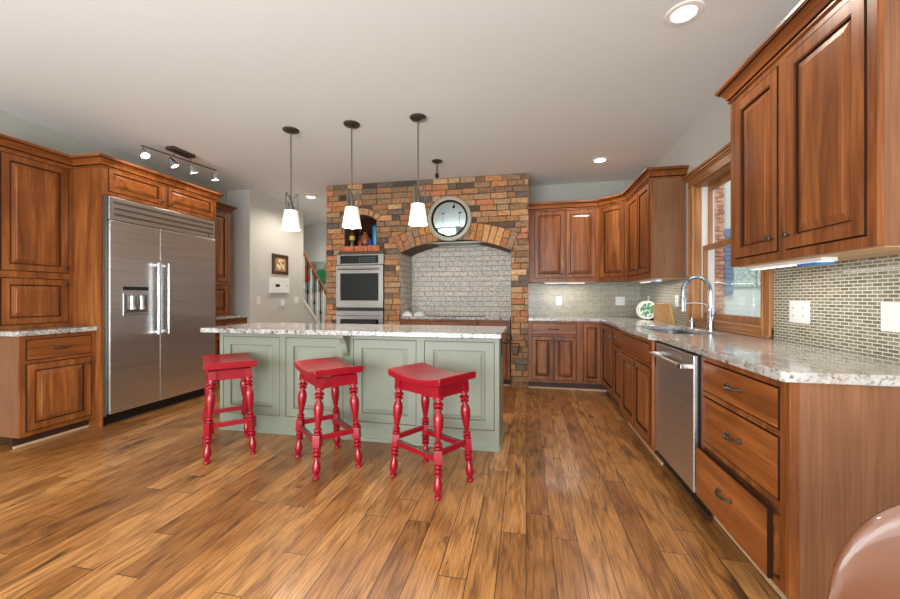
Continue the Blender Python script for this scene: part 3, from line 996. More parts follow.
while x < NX1 + .04:
    B.add([(x, NZ0 - .078), (min(x + .19, NX1 + .045), NZ0 - .078), (min(x + .19, NX1 + .045), NZ0 - .006), (x, NZ0 - .006)], rgb(186, 104, 70), proj=.018); x += .2
B.b.build('brick', 'brick', bw, world=True, cols=B.c)
# reveals of the pier next to the big niche: bricks returned on the right and left jamb, and the outer sides
S = Bricks()
def side_bricks(xp, sgn, y0, y1, z0, z1, col=None, ofs=0):
    z = .004 + ofs; rw = 0
    while z < z1 - .02:
        if z + .03 > z0:
            y = y0 - (0 if rw % 2 else .11)
            while y < y1:
                a, c = max(y, y0), min(y + .215, y1)
                if c - a > .02:
                    cc = col or tone(z)
                    k = random.uniform(.93, 1.05); cc = (cc[0] * k, cc[1] * k, cc[2] * k, 1)
                    n0 = len(S.b.f)
                    za, zb = max(z, z0), min(z + .067, z1)
                    j = random.uniform(.004, .009)
                    S.b.box(xp - .001 * sgn, a, za, xp + sgn * j, c, zb); S.c += [cc] * (len(S.b.f) - n0)
                y += .226
        z += ROW; rw += 1
side_bricks(BX1, 1, BY + .004, 5.18, 0, CZ - .01)
side_bricks(BX0, -1, BY + .004, 5.50, 0, CZ - .01)
S.b.build('side_brick', 'brick', bw, world=True, cols=S.c)
# painted brick lining of the cooking niche
S = Bricks(); GREY = rgb(200, 193, 183)
NYB = 5.44
side_bricks(AX0, 1, BY + .02, NYB, .9, AZS - .01, GREY)
side_bricks(AX1, -1, BY + .02, NYB, .9, AZS - .01, GREY)
z = .9; row = 0
while z < 2.0:
    x = AX0 + .004 - (.11 if row % 2 else 0)
    while x < AX1:
        L = random.choice([.215, .215, .21, .2]); a, c = max(x, AX0 + .012), min(x + L, AX1 - .012); x += L + .008
        if c - a < .03: continue
        k = random.uniform(.93, 1.04); cc = (GREY[0] * k, GREY[1] * k, GREY[2] * k, 1)
        n0 = len(S.b.f); dz = random.uniform(-.003, .003); j = random.uniform(.005, .013)
        j2 = j + random.uniform(-.005, .003); i0 = len(S.b.v)
        S.b.loft([[(a, NYB + .004, z), (c, NYB + .004, z + dz), (c, NYB + .004, z + .068), (a, NYB + .004, z + .068)],
                  [(a, NYB - j, z + .002), (c, NYB - j2, z + dz + .002), (c, NYB - j2, z + .064), (a, NYB - j, z + .066)]], 0, True, True, False)
        S.c += [cc] * (len(S.b.f) - n0)
    z += .0735; row += 1
S.b.build('painted_brick', 'brick', bw, world=True, cols=S.c)
b = MB(); b.box(AX0 - .0, NYB, .0, AX1, NYB + .05, 2.1)
b.box(AX0 + .0005, BY + .012, .0, AX0 + .0025, NYB, AZS); b.box(AX1 - .0025, BY + .012, .0, AX1 - .0005, NYB, AZS)
b.build('painted_lining', 'mortar_paint', bw, world=True)
MB().box(NX0 - .01, 5.18, NZ0 - .02, NX1 + .01, 5.2, 2.40).build('niche_back', 'glaze', bw, world=True)
MB().box(OX0, 5.46, OZ0, OX1, 5.5, OZ1).build('niche_back', 'black', bw, world=True)

# range hood liner
hd = thing('range_hood', 'stainless hood insert tucked under the brick arch', 'range hood', (acx, 5.2, 1.93))
b = MB()
for x0, y0, x1, y1 in ((-1.42, 4.975, -.47, 5.005), (-1.42, 5.38, -.47, 5.41), (-1.42, 5.005, -1.39, 5.38), (-.50, 5.005, -.47, 5.38)): b.box(x0, y0, 1.905, x1, y1, 1.93)
b.build('rim', 'pewter', hd, world=True, bevel=.003)
b = MB()
for k in range(3): b.box(-1.385 + k * .297, 5.01, 1.925, -1.385 + k * .297 + .29, 5.375, 1.935)
b.build('filter', 'pewter', hd, world=True)

# niche cabinet and counter
fr = [('drawer', .04, .725, .42, .85, {'flat': True, 'pull': (.23, .79)}), ('drawer', .44, .725, 1.06, .85, {'flat': True}), ('drawer', 1.08, .725, 1.44, .85, {'flat': True, 'pull': (1.26, .79)}),
      ('door', .04, .13, .42, .70), ('door', .44, .13, .745, .70), ('door', .755, .13, 1.06, .70), ('door', 1.08, .13, 1.44, .70)]
c_ni = cabinet('range_cabinet', 'cherry base cabinet inside the arched brick niche, mostly hidden by the island', (AX0 + .012, 4.95), 0, 1.482, 0, .875, .47, fr, toe=.10)
slab('countertop', [(AX0 + .011, 4.92), (AX1 - .011, 4.92), (AX1 - .011, NYB - .016), (AX0 + .011, NYB - .016)], 'pale granite countertop inside the arched brick niche', 'granite')
ck = tag(MB().box(-1.33, 5.0, .916, -.56, 5.36, .922).build('cooktop', 'blackglass', bevel=.002), 'flat black glass cooktop in the arched brick niche', 'cooktop')
M['cloth'] = plain('white_cloth', rgb(222, 226, 220), .9, noise=.2)
for k, (x, y, lb) in enumerate([(-1.62, 5.02, 'white folded dish towel at the left end of the niche counter'), (-1.46, 5.06, 'white folded dish towel right beside the first one in the niche')]):
    b = MB()
    rings = []
    for i in range(9):
        t_ = i / 8
        rings.append([(x - .065 + .13 * t_, y + .05 * math.cos(a) * (1 - .15 * math.sin(7 * t_)), .9165 + max(0, .03 + .035 * math.sin(PI * t_)) * max(0, math.sin(a)) ** .7) for a in [PI * j / 8 for j in range(9)]])
    b.loft(rings, 0, True, True); tag(b.build('dish_towel', 'cloth'), lb, 'towel', 'towels in the cooking niche')

# ---------------------------------------------------------------- wall ovens
ov = thing('double_wall_oven', 'stainless double wall oven built into the brick wall', 'oven', ((OX0 + OX1) / 2, BY, .3))
b = MB(); b.box(OX0 + .02, BY + .02, OZ0 + .005, OX1 - .02, 5.45, OZ1 - .005); b.build('body', 'black', ov, world=True)
b = MB(); b.box(OX0 + .004, BY - .012, 1.635, OX1 - .004, BY + .02, 1.782); b.build('control_panel', 'oven_steel', ov, world=True, bevel=.003)
b = MB(); b.box(OX0 + .06, BY - .0135, 1.652, OX1 - .08, BY - .0118, 1.765); b.build('display', 'blackglass', ov, world=True)
b = MB()
M['keys'] = plain('panel_print', rgb(120, 128, 124), .5)
for i in range(9):
    for j in range(3): b.box(-2.30 + i * .028, BY - .0145, 1.675 + j * .026, -2.288 + i * .028, BY - .0132, 1.683 + j * .026)
b.build('keypad', 'keys', ov, world=True)
def oven_door(z0, z1, nm):
    b = MB(); b.box(OX0 + .004, BY - .03, z0, OX1 - .004, BY + .018, z1); d = b.build('door', 'oven_steel', ov, world=True, bevel=.004)
    b = MB(); b.box(OX0 + .07, BY - .032, z0 + .10, OX1 - .07, BY - .0295, z1 - .115); b.build('window', 'blackglass', d, world=True)
    b = MB(); b.tube([(OX0 + .05, BY - .075, z1 - .055), (OX1 - .05, BY - .075, z1 - .055)], .012, 10)
    for x in (OX0 + .07, OX1 - .07): b.box(x - .01, BY - .075, z1 - .065, x + .01, BY - .03, z1 - .045)
    b.build('handle', 'chrome', d, world=True)
oven_door(1.03, 1.628, 'a'); oven_door(.32, .985, 'b')
MB().box(OX0 + .01, BY - .008, .988, OX1 - .01, BY + .02, 1.026).build('trim_strip', 'black', ov, world=True)

# ---------------------------------------------------------------- objects in the small niche
def bottle(x, y, prof, mat, label, name='bottle', cat='bottle', extra=None):
    o = thing(name, label, cat, (x, y, NZ0))
    MB().lathe(prof, (0, 0, 0), 14).build('body', mat, o)
    if extra: MB().lathe(extra[0], (0, 0, 0), 14).build(extra[2], extra[1], o)
    return o
M['amber'] = plain('amber_glass', rgb(70, 44, 22), .1); M['yellow'] = plain('yellow_label', rgb(205, 165, 60), .5)
M['teal'] = plain('teal_glaze', rgb(30, 118, 140), .25); M['rust'] = plain('rust_glaze', rgb(150, 78, 42), .35, noise=.4); M['cobalt'] = plain('cobalt_glass', rgb(40, 70, 170), .2)
M['redlab'] = plain('red_label', rgb(150, 40, 30), .5)
BP = [(.038, 0), (.040, .01), (.040, .17), (.030, .205), (.014, .225), (.013, .29), (.015, .295)]
bottle(-2.455, 5.02, BP, 'amber', 'dark bottle with yellow label, leftmost in the small brick niche', extra=([(.0408, .09), (.0408, .15)], 'yellow', 'label'))
bottle(-2.345, 5.06, [(r * 1.05, h * .9) for r, h in BP], 'blackglass', 'dark bottle with red label, second from left in the small niche', extra=([(.0432, .03), (.0432, .08)], 'redlab', 'label'))
bottle(-2.245, 5.0, [(.03, 0), (.06, .03), (.068, .08), (.06, .13), (.03, .17), (.024, .19), (.032, .20)], 'rust', 'rust-brown round vase in the middle of the small niche', 'vase', 'vase')
bottle(-2.165, 4.985, [(.02, 0), (.022, .01), (.022, .07), (.01, .09), (.01, .11)], 'cobalt', 'tiny cobalt blue bottle in front of the teal jar')
bottle(-2.105, 5.04, [(.045, 0), (.05, .01), (.05, .27), (.035, .285), (.03, .30)], 'teal', 'tall teal jar at the right end of the small niche', 'jar', 'jar')

# ---------------------------------------------------------------- mirror over the arch
mi = thing('round_mirror', 'round mirror in a cream ring frame on the brick above the arch', 'mirror', (-1.0, BY - .01, 2.225))
b = MB(); b.lathe([(.225, .0), (.295, .0), (.300, -.014), (.290, -.032), (.262, -.040), (.240, -.030), (.232, -.022), (.225, -.022)], (0, -.004, 0), 56, (0, 1, 0), cap=False); b.build('frame', 'cream', mi)
b = MB(); b.lathe([(.222, -.018), (.240, -.030), (.246, -.036), (.240, -.038), (.222, -.026)], (0, -.004, 0), 56, (0, 1, 0), cap=False); b.build('inner_ring', 'glaze', mi)
b = MB(); b.lathe([(.234, -.018), (.234, -.020), (.15, -.028), (.08, -.031), (.001, -.032)], (0, -.004, 0), 56, (0, 1, 0)); b.build('glass', 'mirror', mi)

# ---------------------------------------------------------------- island
IY, IX0, IX1 = 2.87, -2.675, -.20
isl = thing('kitchen_island', 'sage green paneled kitchen island under the granite top, behind the red stools', 'kitchen island', ((IX0 + IX1) / 2, 3.12, 0))
b = MB(); b.box(IX0 + .012, IY + .012, 0, IX1 - .012, 3.40, .875); b.build('body', 'sage', isl, world=True)
fs = [(-2.64, -2.075), (-2.02, -1.485), (-1.395, -.855), (-.79, -.235)]
xfI = Matrix.Translation((IX0, IY, 0))
frame_mesh(IX1 - IX0, .012, .875, [(a - IX0, .155, c - IX0, .835) for a, c in fs]).build('face_frame', 'sage', isl, world=True, xf=xfI)
for a, c in fs:
    b = MB(); raised(b, a - IX0 + .002, .157, c - IX0 - .002, .833, .002, .012, .075, chamfer=.022); b.build('panel', ('sage', 'sage_glaze'), isl, world=True, xf=xfI)
for a, c in fs:
    b = MB()
    for q in (0, 1): pass
b = MB(); b.box(IX0 - .004, IY - .006, 0, IX1 + .004, IY + .02, .028); b.build('base_strip', 'sage', isl, world=True, bevel=.003)
for xs, s in ((IX0, -1), (IX1, 1)):
    b = MB(); xx = (xs - .012 * s, xs); b.box(min(xx), IY + .021, .012, max(xx), 3.40, .875); b.build('end_panel', 'sage', isl, world=True)
b = MB(); b.box(IX1 - .0, IY + .04, 0, IX1 + .012, 3.40, .03); b.build('base_strip', 'sage', isl, world=True)
# corbel bracket
b = MB(); cp = [(2.87, .872), (2.755, .872), (2.752, .850), (2.775, .835), (2.80, .80), (2.815, .755), (2.835, .72), (2.862, .70), (2.87, .69)]
b.extrude([(-1.475, y, z) for y, z in cp], (.05, 0, 0)); b.build('corbel', 'sage', isl, world=True, bevel=.003)
slab('countertop', [(-2.735, 2.72), (-.172, 2.72), (-.165, 3.43), (-2.76, 3.46)], 'speckled pale granite countertop on the sage kitchen island', 'granite', z0=.876)
# wrought iron hook on the island end
hk = thing('scroll_hook', 'black wrought-iron scroll hook on the right end of the island', 'hook', (IX1, 3.15, .8))
b = MB(); b.box(IX1 - .0, 3.13, .70, IX1 + .008, 3.17, .86); b.build('back_plate', 'iron', hk, world=True)
pth = []
for i in range(15):
    a = i / 14 * 1.6 * PI; rr = .012 + .026 * i / 14
    pth.append((IX1 + .055 + rr * math.cos(a + PI), 3.15, .835 + rr * math.sin(a + PI)))
b = MB(); b.tube([(IX1 + .004, 3.15, .80), (IX1 + .05, 3.15, .795), (IX1 + .09, 3.15, .80), (IX1 + .115, 3.15, .79), (IX1 + .14, 3.15, .80), (IX1 + .145, 3.15, .77), (IX1 + .135, 3.15, .72), (IX1 + .125, 3.15, .70), (IX1 + .09, 3.15, .705)], .006, 8)
b.tube(pth, .006, 8); b.build('scroll', 'iron', hk, world=True)


# ---------------------------------------------------------------- stools
def make_stool(label):
    t = thing('bar_stool', label, 'stool', (0, 0, 0), 0, 'red saddle stools at the island')
    HX, HY = .208, .148          # foot spread
    TX, TY = .178, .112          # at the top of the legs
    SHT = .650                   # underside of seat
    prof = [(.0, .015), (.012, .021), (.028, .020), (.038, .011), (.05, .015), (.075, .022), (.11, .024), (.15, .020), (.185, .012), (.195, .011), (.205, .022), (.222, .022), (.232, .012), (.242, .023), (.262, .023), (.272, .013), (.282, .022), (.298, .022), (.31, .014)]
    up = [(.43, .014), (.44, .023), (.455, .023), (.465, .013), (.475, .022), (.49, .022), (.50, .012), (.515, .014), (.57, .019), (.64, .026), (.70, .028), (.74, .024), (.765, .014), (.775, .013), (.785, .024), (.80, .024), (.81, .013), (.82, .026), (.842, .028), (.855, .015), (.868, .014), (.878, .027), (.90, .027)]
    def legp(sx, sy, q): return Vector((sx * (HX + (TX - HX) * q), sy * (HY + (TY - HY) * q), SHT * q))
    for sx in (-1, 1):
        for sy in (-1, 1):
            a = legp(sx, sy, 0); d = legp(sx, sy, 1) - a; L = d.length
            b_ = MB()
            b_.lathe([(r * 1.14, h * L) for h, r in prof], a, 16, d)
            b_.lathe([(r * 1.14, h * L) for h, r in up], a, 16, d)
            b_.lathe([(.033, .31 * L), (.0335, .313 * L), (.0335, .427 * L), (.033, .43 * L)], a, 4, d, sm=False)
            c0, c1 = legp(sx, sy, .90), legp(sx, sy, .995); e = .024
            b_.loft([[(c.x - e, c.y - e, c.z), (c.x + e, c.y - e, c.z), (c.x + e, c.y + e, c.z), (c.x - e, c.y + e, c.z)] for c in (c0, c1)], 0, True, True, False)
            # turn the square stretcher block parallel to the seat
            b_.build('leg', 'red', t)
    q = .37
    def bar(p, q_, w, h, nm, mat='red', up=0.0):
        b_ = MB(); d = (q_ - p); n_ = Vector((-d.y, d.x, 0)).normalized() * w / 2; zz = Vector((0, 0, h / 2)); o = Vector((0, 0, up))
        b_.loft([[c - n_ - zz + o, c + n_ - zz + o, c + n_ + zz + o, c - n_ + zz + o] for c in (p, q_)], 0, True, True, False)
        return b_.build(nm, mat, t, bevel=.003)
    for s in (-1, 1):
        a, c = legp(-1, s, .345), legp(1, s, .345)
        bar(a, c, .020, .034, 'stretcher')
        bar(a + Vector((.02, 0, 0)), c - Vector((.02, 0, 0)), .024, .006, 'footrest_strip', 'pewter', .0185)
        a, c = legp(s, -1, .395), legp(s, 1, .395)
        bar(a, c, .020, .034, 'stretcher')
        a, c = legp(-1, s, .94), legp(1, s, .94); bar(a, c, .020, .072, 'apron')
        a, c = legp(s, -1, .94), legp(s, 1, .94); bar(a, c, .020, .072, 'apron')
    # saddle seat
    b_ = MB(); rings = []; W, D = .242, .170
    for i in range(17):
        u = -1 + 2 * i / 16; x = u * W
        ring = []
        for j in range(9):
            v_ = -1 + 2 * j / 8; y = v_ * D * (1 - .02 * (1 - abs(u)))
            ring.append((x, y, .676 + .030 * abs(u) ** 1.8 + (.004 if abs(v_) < .99 else 0)))
        for j in range(9):
            v_ = 1 - 2 * j / 8; y = v_ * D * .97
            ring.append((x * .985, y, .640 + .022 * abs(u) ** 2))
        rings.append(ring)
    b_.loft(rings, 0, True, True, True); b_.build('seat', 'red', t, bevel=.005, angle=40)
    return t


st = make_stool('red saddle bar stool nearest the right end of the island')
st.location = (-.604, 2.365, 0); st.rotation_euler = (0, 0, math.radians(-31.5))
copy_thing(st, 'red saddle bar stool in the middle of the row at the island', (-1.39, 2.455, 0), math.radians(-41.5))
copy_thing(st, 'red saddle bar stool at the left end of the row, by the refrigerator', (-2.26, 2.51, 0), math.radians(-44.5))

# ---------------------------------------------------------------- left side: base, hutch, refrigerator
L90 = PI / 2
FLX = -3.82
fr = [('drawer', .04, .685, .485, .842, {'flat': True, 'pull': (.26, .765)}), ('door', .04, .125, .485, .652, {'knob': (.455, .60)})]
cabinet('base_cabinet', 'cherry base cabinet with a drawer over one door, left of the refrigerator', (FLX, 2.17), L90, .516, 0, .875, .58, fr, toe=.09)
slab('countertop', [(XL + .002, 2.145), (-3.79, 2.145), (-3.79, 2.686), (XL + .002, 2.686)], 'small pale granite countertop left of the refrigerator', 'granite')
HX = -4.07
fr = [('door', .03, 1.395, .475, 2.335, {'knob': (.45, 1.44)}), ('door', .03, .955, .475, 1.335, {'knob': (.45, 1.29)})]
hut = cabinet('hutch_cabinet', 'cherry hutch cabinet standing on the small counter left of the refrigerator', (HX, 2.17), L90, .516, .9165, UZT, .345, fr)
fc = thing('refrigerator_cabinet', 'cherry surround with two short doors above the refrigerator', 'cabinet', (-3.75, 3.32, 0))
MB().box(XL + .004, 2.6885, 0, -3.752, 2.703, UZT).build('side_panel', 'cherry', fc, world=True)
MB().box(XL + .004, 3.945, 0, -3.752, 3.9645, UZT).build('side_panel', 'cherry', fc, world=True)
MB().box(XL + .004, 2.704, 2.115, -3.7705, 3.945, UZT).build('body', 'endpanel', fc, world=True)
xfF = Matrix.Translation((-3.75, 2.688, 0)) @ Matrix.Rotation(L90, 4, 'Z')
frame_mesh(1.277, 2.115, UZT, [(.057, 2.147, .583, 2.373), (.637, 2.147, 1.233, 2.373)]).build('face_frame', 'cherry', fc, world=True, xf=xfF)
front(fc, ('door', .06, 2.15, .58, 2.37, {'y': -.004, 'fw': .045, 'ch': .02, 'knob': (.555, 2.175), 'mats': ('cherry_flat', 'glaze')}), xfF)
front(fc, ('door', .64, 2.15, 1.23, 2.37, {'y': -.004, 'fw': .045, 'ch': .02, 'knob': (.665, 2.175), 'mats': ('cherry_flat', 'glaze')}), xfF)
pathL = [(XL, 2.17), (HX, 2.17), (HX, 2.688), (-3.75, 2.688), (-3.75, 3.965), (HX, 3.965), (HX, 3.966), (HX - .03, 3.967), (HX - .03, 4.587), (XL, 4.587)]
crown(hut, pathL, [0, 1], UZT + .01); crown(fc, pathL, [2, 3, 4], UZT + .01)
fr = [('door', .06, 1.395, .565, 2.335, {'knob': (.10, 1.44)}), ('door', .06, .955, .565, 1.335, {'knob': (.10, 1.29)})]
hut2 = cabinet('hutch_cabinet', 'cherry hutch cabinet on the counter just beyond the refrigerator', (HX - .03, 3.967), L90, .62, .9165, UZT, .345, fr)
crown(hut2, pathL, [7, 8], UZT + .01)
fr = [('drawer', .04, .685, .43, .842, {'flat': True, 'pull': (.235, .765)}), ('door', .04, .125, .43, .652, {'knob': (.07, .60)}),
      ('drawer', .47, .685, .87, .842, {'flat': True, 'pull': (.67, .765)}), ('door', .47, .125, .87, .652, {'knob': (.50, .60)})]
cabinet('base_cabinet', 'cherry base cabinet beyond the refrigerator, behind the left end of the island', (-4.07, 3.967), L90, .90, 0, .875, .34, fr, toe=.09)
slab('countertop', [(XL + .002, 3.967), (-4.045, 3.967), (-4.045, 4.876), (XL + .002, 4.876)], 'pale granite countertop beyond the refrigerator', 'granite')

rf = thing('refrigerator', 'wide built-in stainless steel side-by-side refrigerator with ice dispenser', 'refrigerator', (-3.75, 3.32, 0), L90)
# local: x = world Y - 3.32, y = -(world X + 3.75)
b = MB(); b.box(-.615, .03, .09, .62, .64, 2.105); b.build('body', 'black', rf)
for sx0, sx1 in ((-.615, -.588), (.605, .62)):
    b = MB(); b.box(sx0, -.004, .09, sx1, .03, 2.105); b.build('side_frame', 'pewter', rf, bevel=.002)
def rdoor(x0, x1):
    b = MB(); b.box(x0, -.03, .105, x1, .028, 1.885); return b.build('door', 'steel', rf, bevel=.006)
d1 = rdoor(-.583, -.109); d2 = rdoor(-.103, .603)
def rhandle(d, x):
    b = MB(); b.tube([(x, -.075, .80), (x, -.075, 1.53)], .014, 14)
    for z in (.825, 1.505): b.box(x - .012, -.075, z - .014, x + .012, -.03, z + .014)
    b.build('handle', 'chrome', d, bevel=.002)
rhandle(d1, -.155); rhandle(d2, -.046)
b = MB(); b.box(-.583, -.022, 1.892, .603, .028, 2.103); g_ = b.build('grille', 'steel', rf, bevel=.004)
b = MB()
for k in range(3): b.box(-.55, -.027, 1.935 + k * .055, .575, -.022, 1.955 + k * .055)
b.build('slot', 'pewter', g_, bevel=.002)
MB().box(.50, -.0245, 1.905, .515, -.022, 1.925).build('badge', 'black', g_)
b = MB(); b.box(-.47, -.0325, 1.245, -.23, -.030, 1.28); b.build('display', 'blackglass', d1)
b = MB(); b.box(-.47, -.034, 1.00, -.23, -.030, 1.215); dsp = b.build('dispenser', 'chrome', d1, bevel=.002)
b = MB(); b.box(-.455, -.0355, 1.03, -.245, -.034, 1.195); b.build('recess', 'pewter', d1)
b = MB()
for x in (-.40, -.31): b.lathe([(.022, 0), (.018, -.08), (.030, -.13)], (x, -.05, 1.19), 12)
b.build('nozzle', 'steel', d1)
b = MB(); b.box(-.615, .06, 0, .62, .09, .09); b.build('kick_plate', 'black', rf)

# ---------------------------------------------------------------- items on the stair wall
XA = -4.03
pc = thing('framed_picture', 'small floral picture in dark gold frame on the wall above the intercom', 'picture', (XA, 5.57, 1.72))
b = MB()
y0, y1, z0, z1 = 5.37, 5.77, 1.555, 1.89
b.loft([[(XA + d, y0 + i, z0 + i), (XA + d, y1 - i, z0 + i), (XA + d, y1 - i, z1 - i), (XA + d, y0 + i, z1 - i)] for i, d in ((0, .0), (0, .02), (.015, .035), (.05, .028), (.055, .018))], 0, True, False, False)
b.build('frame', 'amber', pc, world=True)
b = MB()
b.box(XA, y0 + .05, z0 + .05, XA + .016, y1 - .05, z1 - .05); b.build('mat_board', plain('gold_mat', rgb(170, 130, 70), .5, noise=.3), pc, world=True)
def blotch(name, cols, scale):
    t = NT(name); n = t.n('ShaderNodeTexNoise', i_Scale=scale, i_Detail=2.0); t.l(t.coords(rnd=False), n.inputs['Vector'])
    t.l(t.ramp(n.outputs[0], [(p, c) for p, c in cols]), t.b.inputs['Base Color']); t.set(Roughness=.6); return t.m
M['floral'] = blotch('floral_print', [(.35, rgb(226, 206, 160)), (.5, rgb(235, 220, 185)), (.58, rgb(186, 90, 60)), (.7, rgb(110, 120, 70))], 18)
b = MB(); b.box(XA + .0165, y0 + .10, z0 + .085, XA + .018, y1 - .10, z1 - .085); b.build('print', 'floral', pc, world=True)
ic = thing('intercom_panel', 'white intercom box on the wall below the small picture', 'intercom', (XA, 5.54, 1.38))
b = MB(); b.box(XA, 5.30, 1.245, XA + .035, 5.79, 1.50); b.build('case', 'white', ic, world=True, bevel=.004)
b = MB(); b.box(XA + .035, 5.42, 1.345, XA + .038, 5.52, 1.39); b.build('display', 'blackglass', ic, world=True)
b = MB(); b.lathe([(.008, 0), (.008, .006)], (XA + .035, 5.71, 1.37), 10, (1, 0, 0)); b.build('button', 'black', ic, world=True)


def plate(c, axis, w, h, label, n=1, name='switch_plate', cat='switch', gang='switch'):
    """axis 'x' +-: plate lies on a wall whose normal is +-x or -y"""
    o = thing(name, label, cat, c)
    if axis == '+x': xf = Matrix.Translation(c) @ Matrix.Rotation(PI / 2, 4, 'Z')
    elif axis == '-x': xf = Matrix.Translation(c) @ Matrix.Rotation(-PI / 2, 4, 'Z')
    else: xf = Matrix.Translation(c)
    b_ = MB(); b_.box(-w / 2, -.006, -h / 2, w / 2, 0, h / 2); b_.build('plate', 'white', o, world=True, xf=xf, bevel=.0015)
    for i in range(n):
        x = -w / 2 + w * (i + .5) / n
        b_ = MB()
        if gang == 'switch':
            b_.box(x - .016, -.0095, -.034, x + .016, -.006, .034); b_.build('rocker', 'white', o, world=True, xf=xf, bevel=.0015)
        else:
            for z in (-.022, .022): b_.lathe([(.016, -.006), (.016, -.0085)], (x, 0, z), 14, (0, 1, 0))
            b_.build('socket', 'white', o, world=True, xf=xf)
            b_ = MB()
            for z in (-.022, .022):
                for s in (-.006, .006): b_.box(x + s - .001, -.0092, z - .004, x + s + .001, -.0084, z + .005)
            b_.build('slot', 'black', o, world=True, xf=xf)
    return o


plate((XA, 5.065, 1.125), '+x', .08, .12, 'white switch plate on the stair wall left of the intercom')
plate((XA, 6.03, 1.125), '+x', .12, .12, 'white switch plate on the stair wall right of the intercom', 2)
th = tag(MB().box(XA, 5.60, 1.03, XA + .025, 5.68, 1.13).build('thermostat', 'white', bevel=.004), 'tiny white thermostat on the stair wall under the intercom', 'thermostat')
plate((XW - .007, 2.48, 1.095), '-x', .155, .125, 'white double outlet plate on the tile right of the window', 2, 'outlet_plate', 'outlet', 'outlet')
plate((XW - .007, 1.915, 1.095), '-x', .125, .125, 'white rocker switch plate on the tile at the right edge', 1)
plate((.455, YB - .007, 1.125), '-y', .075, .118, 'white outlet on the back tile nearer the brick pier', 1, 'outlet_plate', 'outlet', 'outlet')
plate((1.27, YB - .007, 1.125), '-y', .12, .118, 'white double outlet on the back tile nearer the corner', 2, 'outlet_plate', 'outlet', 'outlet')
plate((XW - .007, 4.24, 1.14), '-x', .075, .118, 'white outlet on the right wall beside the cutting board', 1, 'outlet_plate', 'outlet', 'outlet')
plate((XW - .007, 5.15, 1.14), '-x', .075, .118, 'white outlet on the right wall above the plate rack in the corner', 1, 'outlet_plate', 'outlet', 'outlet')

# ---------------------------------------------------------------- stair railing and hall painting
rl = thing('stair_railing', 'stair railing with wood handrail and iron balusters in the hall', 'railing', (XA, 6.27, 1.1))
def zr(y): return 2.01 - (y - 6.27) * .885
b = MB(); pr = [(-.03, -.03), (.03, -.03), (.035, 0), (.022, .028), (-.022, .028), (-.035, 0)]
b.loft([[(XA - .03 + x, y, zr(y) + z) for x, z in pr] for y in (6.255, 7.25)], 0, True, True, False); b.build('handrail', 'trimwood_l', rl, world=True)
b = MB(); b.extrude([(XA - .06, 6.255, 1.08), (XA - .06, 7.2, .255), (XA - .06, 7.2, .315), (XA - .06, 6.255, 1.145)], (.075, 0, 0)); b.build('stringer', 'whitepaint', rl, world=True)
for k in range(8):
    y = 6.32 + k * .115; zb = 1.11 - (y - 6.27) * .873
    b = MB(); b.lathe([(.010, 0), (.010, .25), (.022, .30), (.010, .36), (.010, zr(y) - zb - .02)], (XA - .03, y, zb), 6)
    b.build('baluster', 'iron' if k % 2 else 'whitepaint', rl, world=True)
M['applefield'] = blotch('painting_ground', [(.3, rgb(90, 80, 40)), (.5, rgb(130, 150, 140)), (.7, rgb(170, 186, 180))], 3)
pt = thing('apple_painting', 'large bright painting of apples and green leaf on the hall wall behind the railing', 'painting', (-4.6, 7.6, 1.65))
b = MB(); b.box(-5.2, 7.570, 1.30, -4.0, 7.597, 1.97); b.build('canvas', 'applefield', pt, world=True)
M['apple'] = plain('apple_red', rgb(196, 76, 40), .6, noise=.3); M['leaf'] = plain('leaf_green', rgb(30, 130, 80), .6, noise=.3)
for i, (x, z, r_, mt) in enumerate([(-4.83, 1.80, .085, 'apple'), (-4.80, 1.60, .10, 'apple'), (-4.66, 1.83, .07, 'apple'), (-4.43, 1.62, .17, 'leaf'), (-4.3, 1.84, .06, 'apple')]):
    b = MB(); b.lathe([(r_, 0), (r_, .003)], (x, 7.569, z), 20, (0, -1, 0)); b.build('painted_fruit' if mt == 'apple' else 'painted_leaf', mt, pt, world=True)

# ---------------------------------------------------------------- ceiling fixtures
M['lampglow'] = emit('lamp_glow', (1, .96, .90, 1), 6)
M['stripglow'] = emit('strip_glow', (1, .97, .92, 1), 1.2)
M['shade'] = emit('frosted_shade_glow', (1, .90, .76, 1), .45)
def downlight(x, y, label, power):
    o = thing('recessed_light', label, 'ceiling light', (x, y, CZ), 0, None)
    b_ = MB(); b_.lathe([(.062, -.002), (.066, -.008), (.092, -.006), (.098, -.001), (.098, 0)], (0, 0, 0), 32, cap=False); b_.build('trim_ring', 'whitepaint', o)
    b_ = MB(); b_.lathe([(.064, -.0035), (.001, -.0035)], (0, 0, 0), 28, cap=False); b_.build('lens', 'lampglow', o)
    spot('recessed_and_fill_spot', (x, y, CZ - .015), power, size=2.7)
downlight(.872, 2.332, 'bright recessed ceiling light near the near wall cabinet', 26)
downlight(.847, 4.64, 'recessed ceiling light near the back right corner cabinets', 60)
downlight(-3.37, 5.44, 'recessed ceiling light in the hall beside the stair wall', 70)
spot('recessed_and_fill_spot', (-3.6, 6.9, CZ - .02), 60, size=2.8)  # fill spot added to brighten the hall, no fixture of its own
for x, y in ((-3.4, .9), (-1.2, .7), (.8, .2), (-1.2, -1.2)):
    spot('recessed_and_fill_spot', (x, y, CZ - .02), 26, size=2.7)


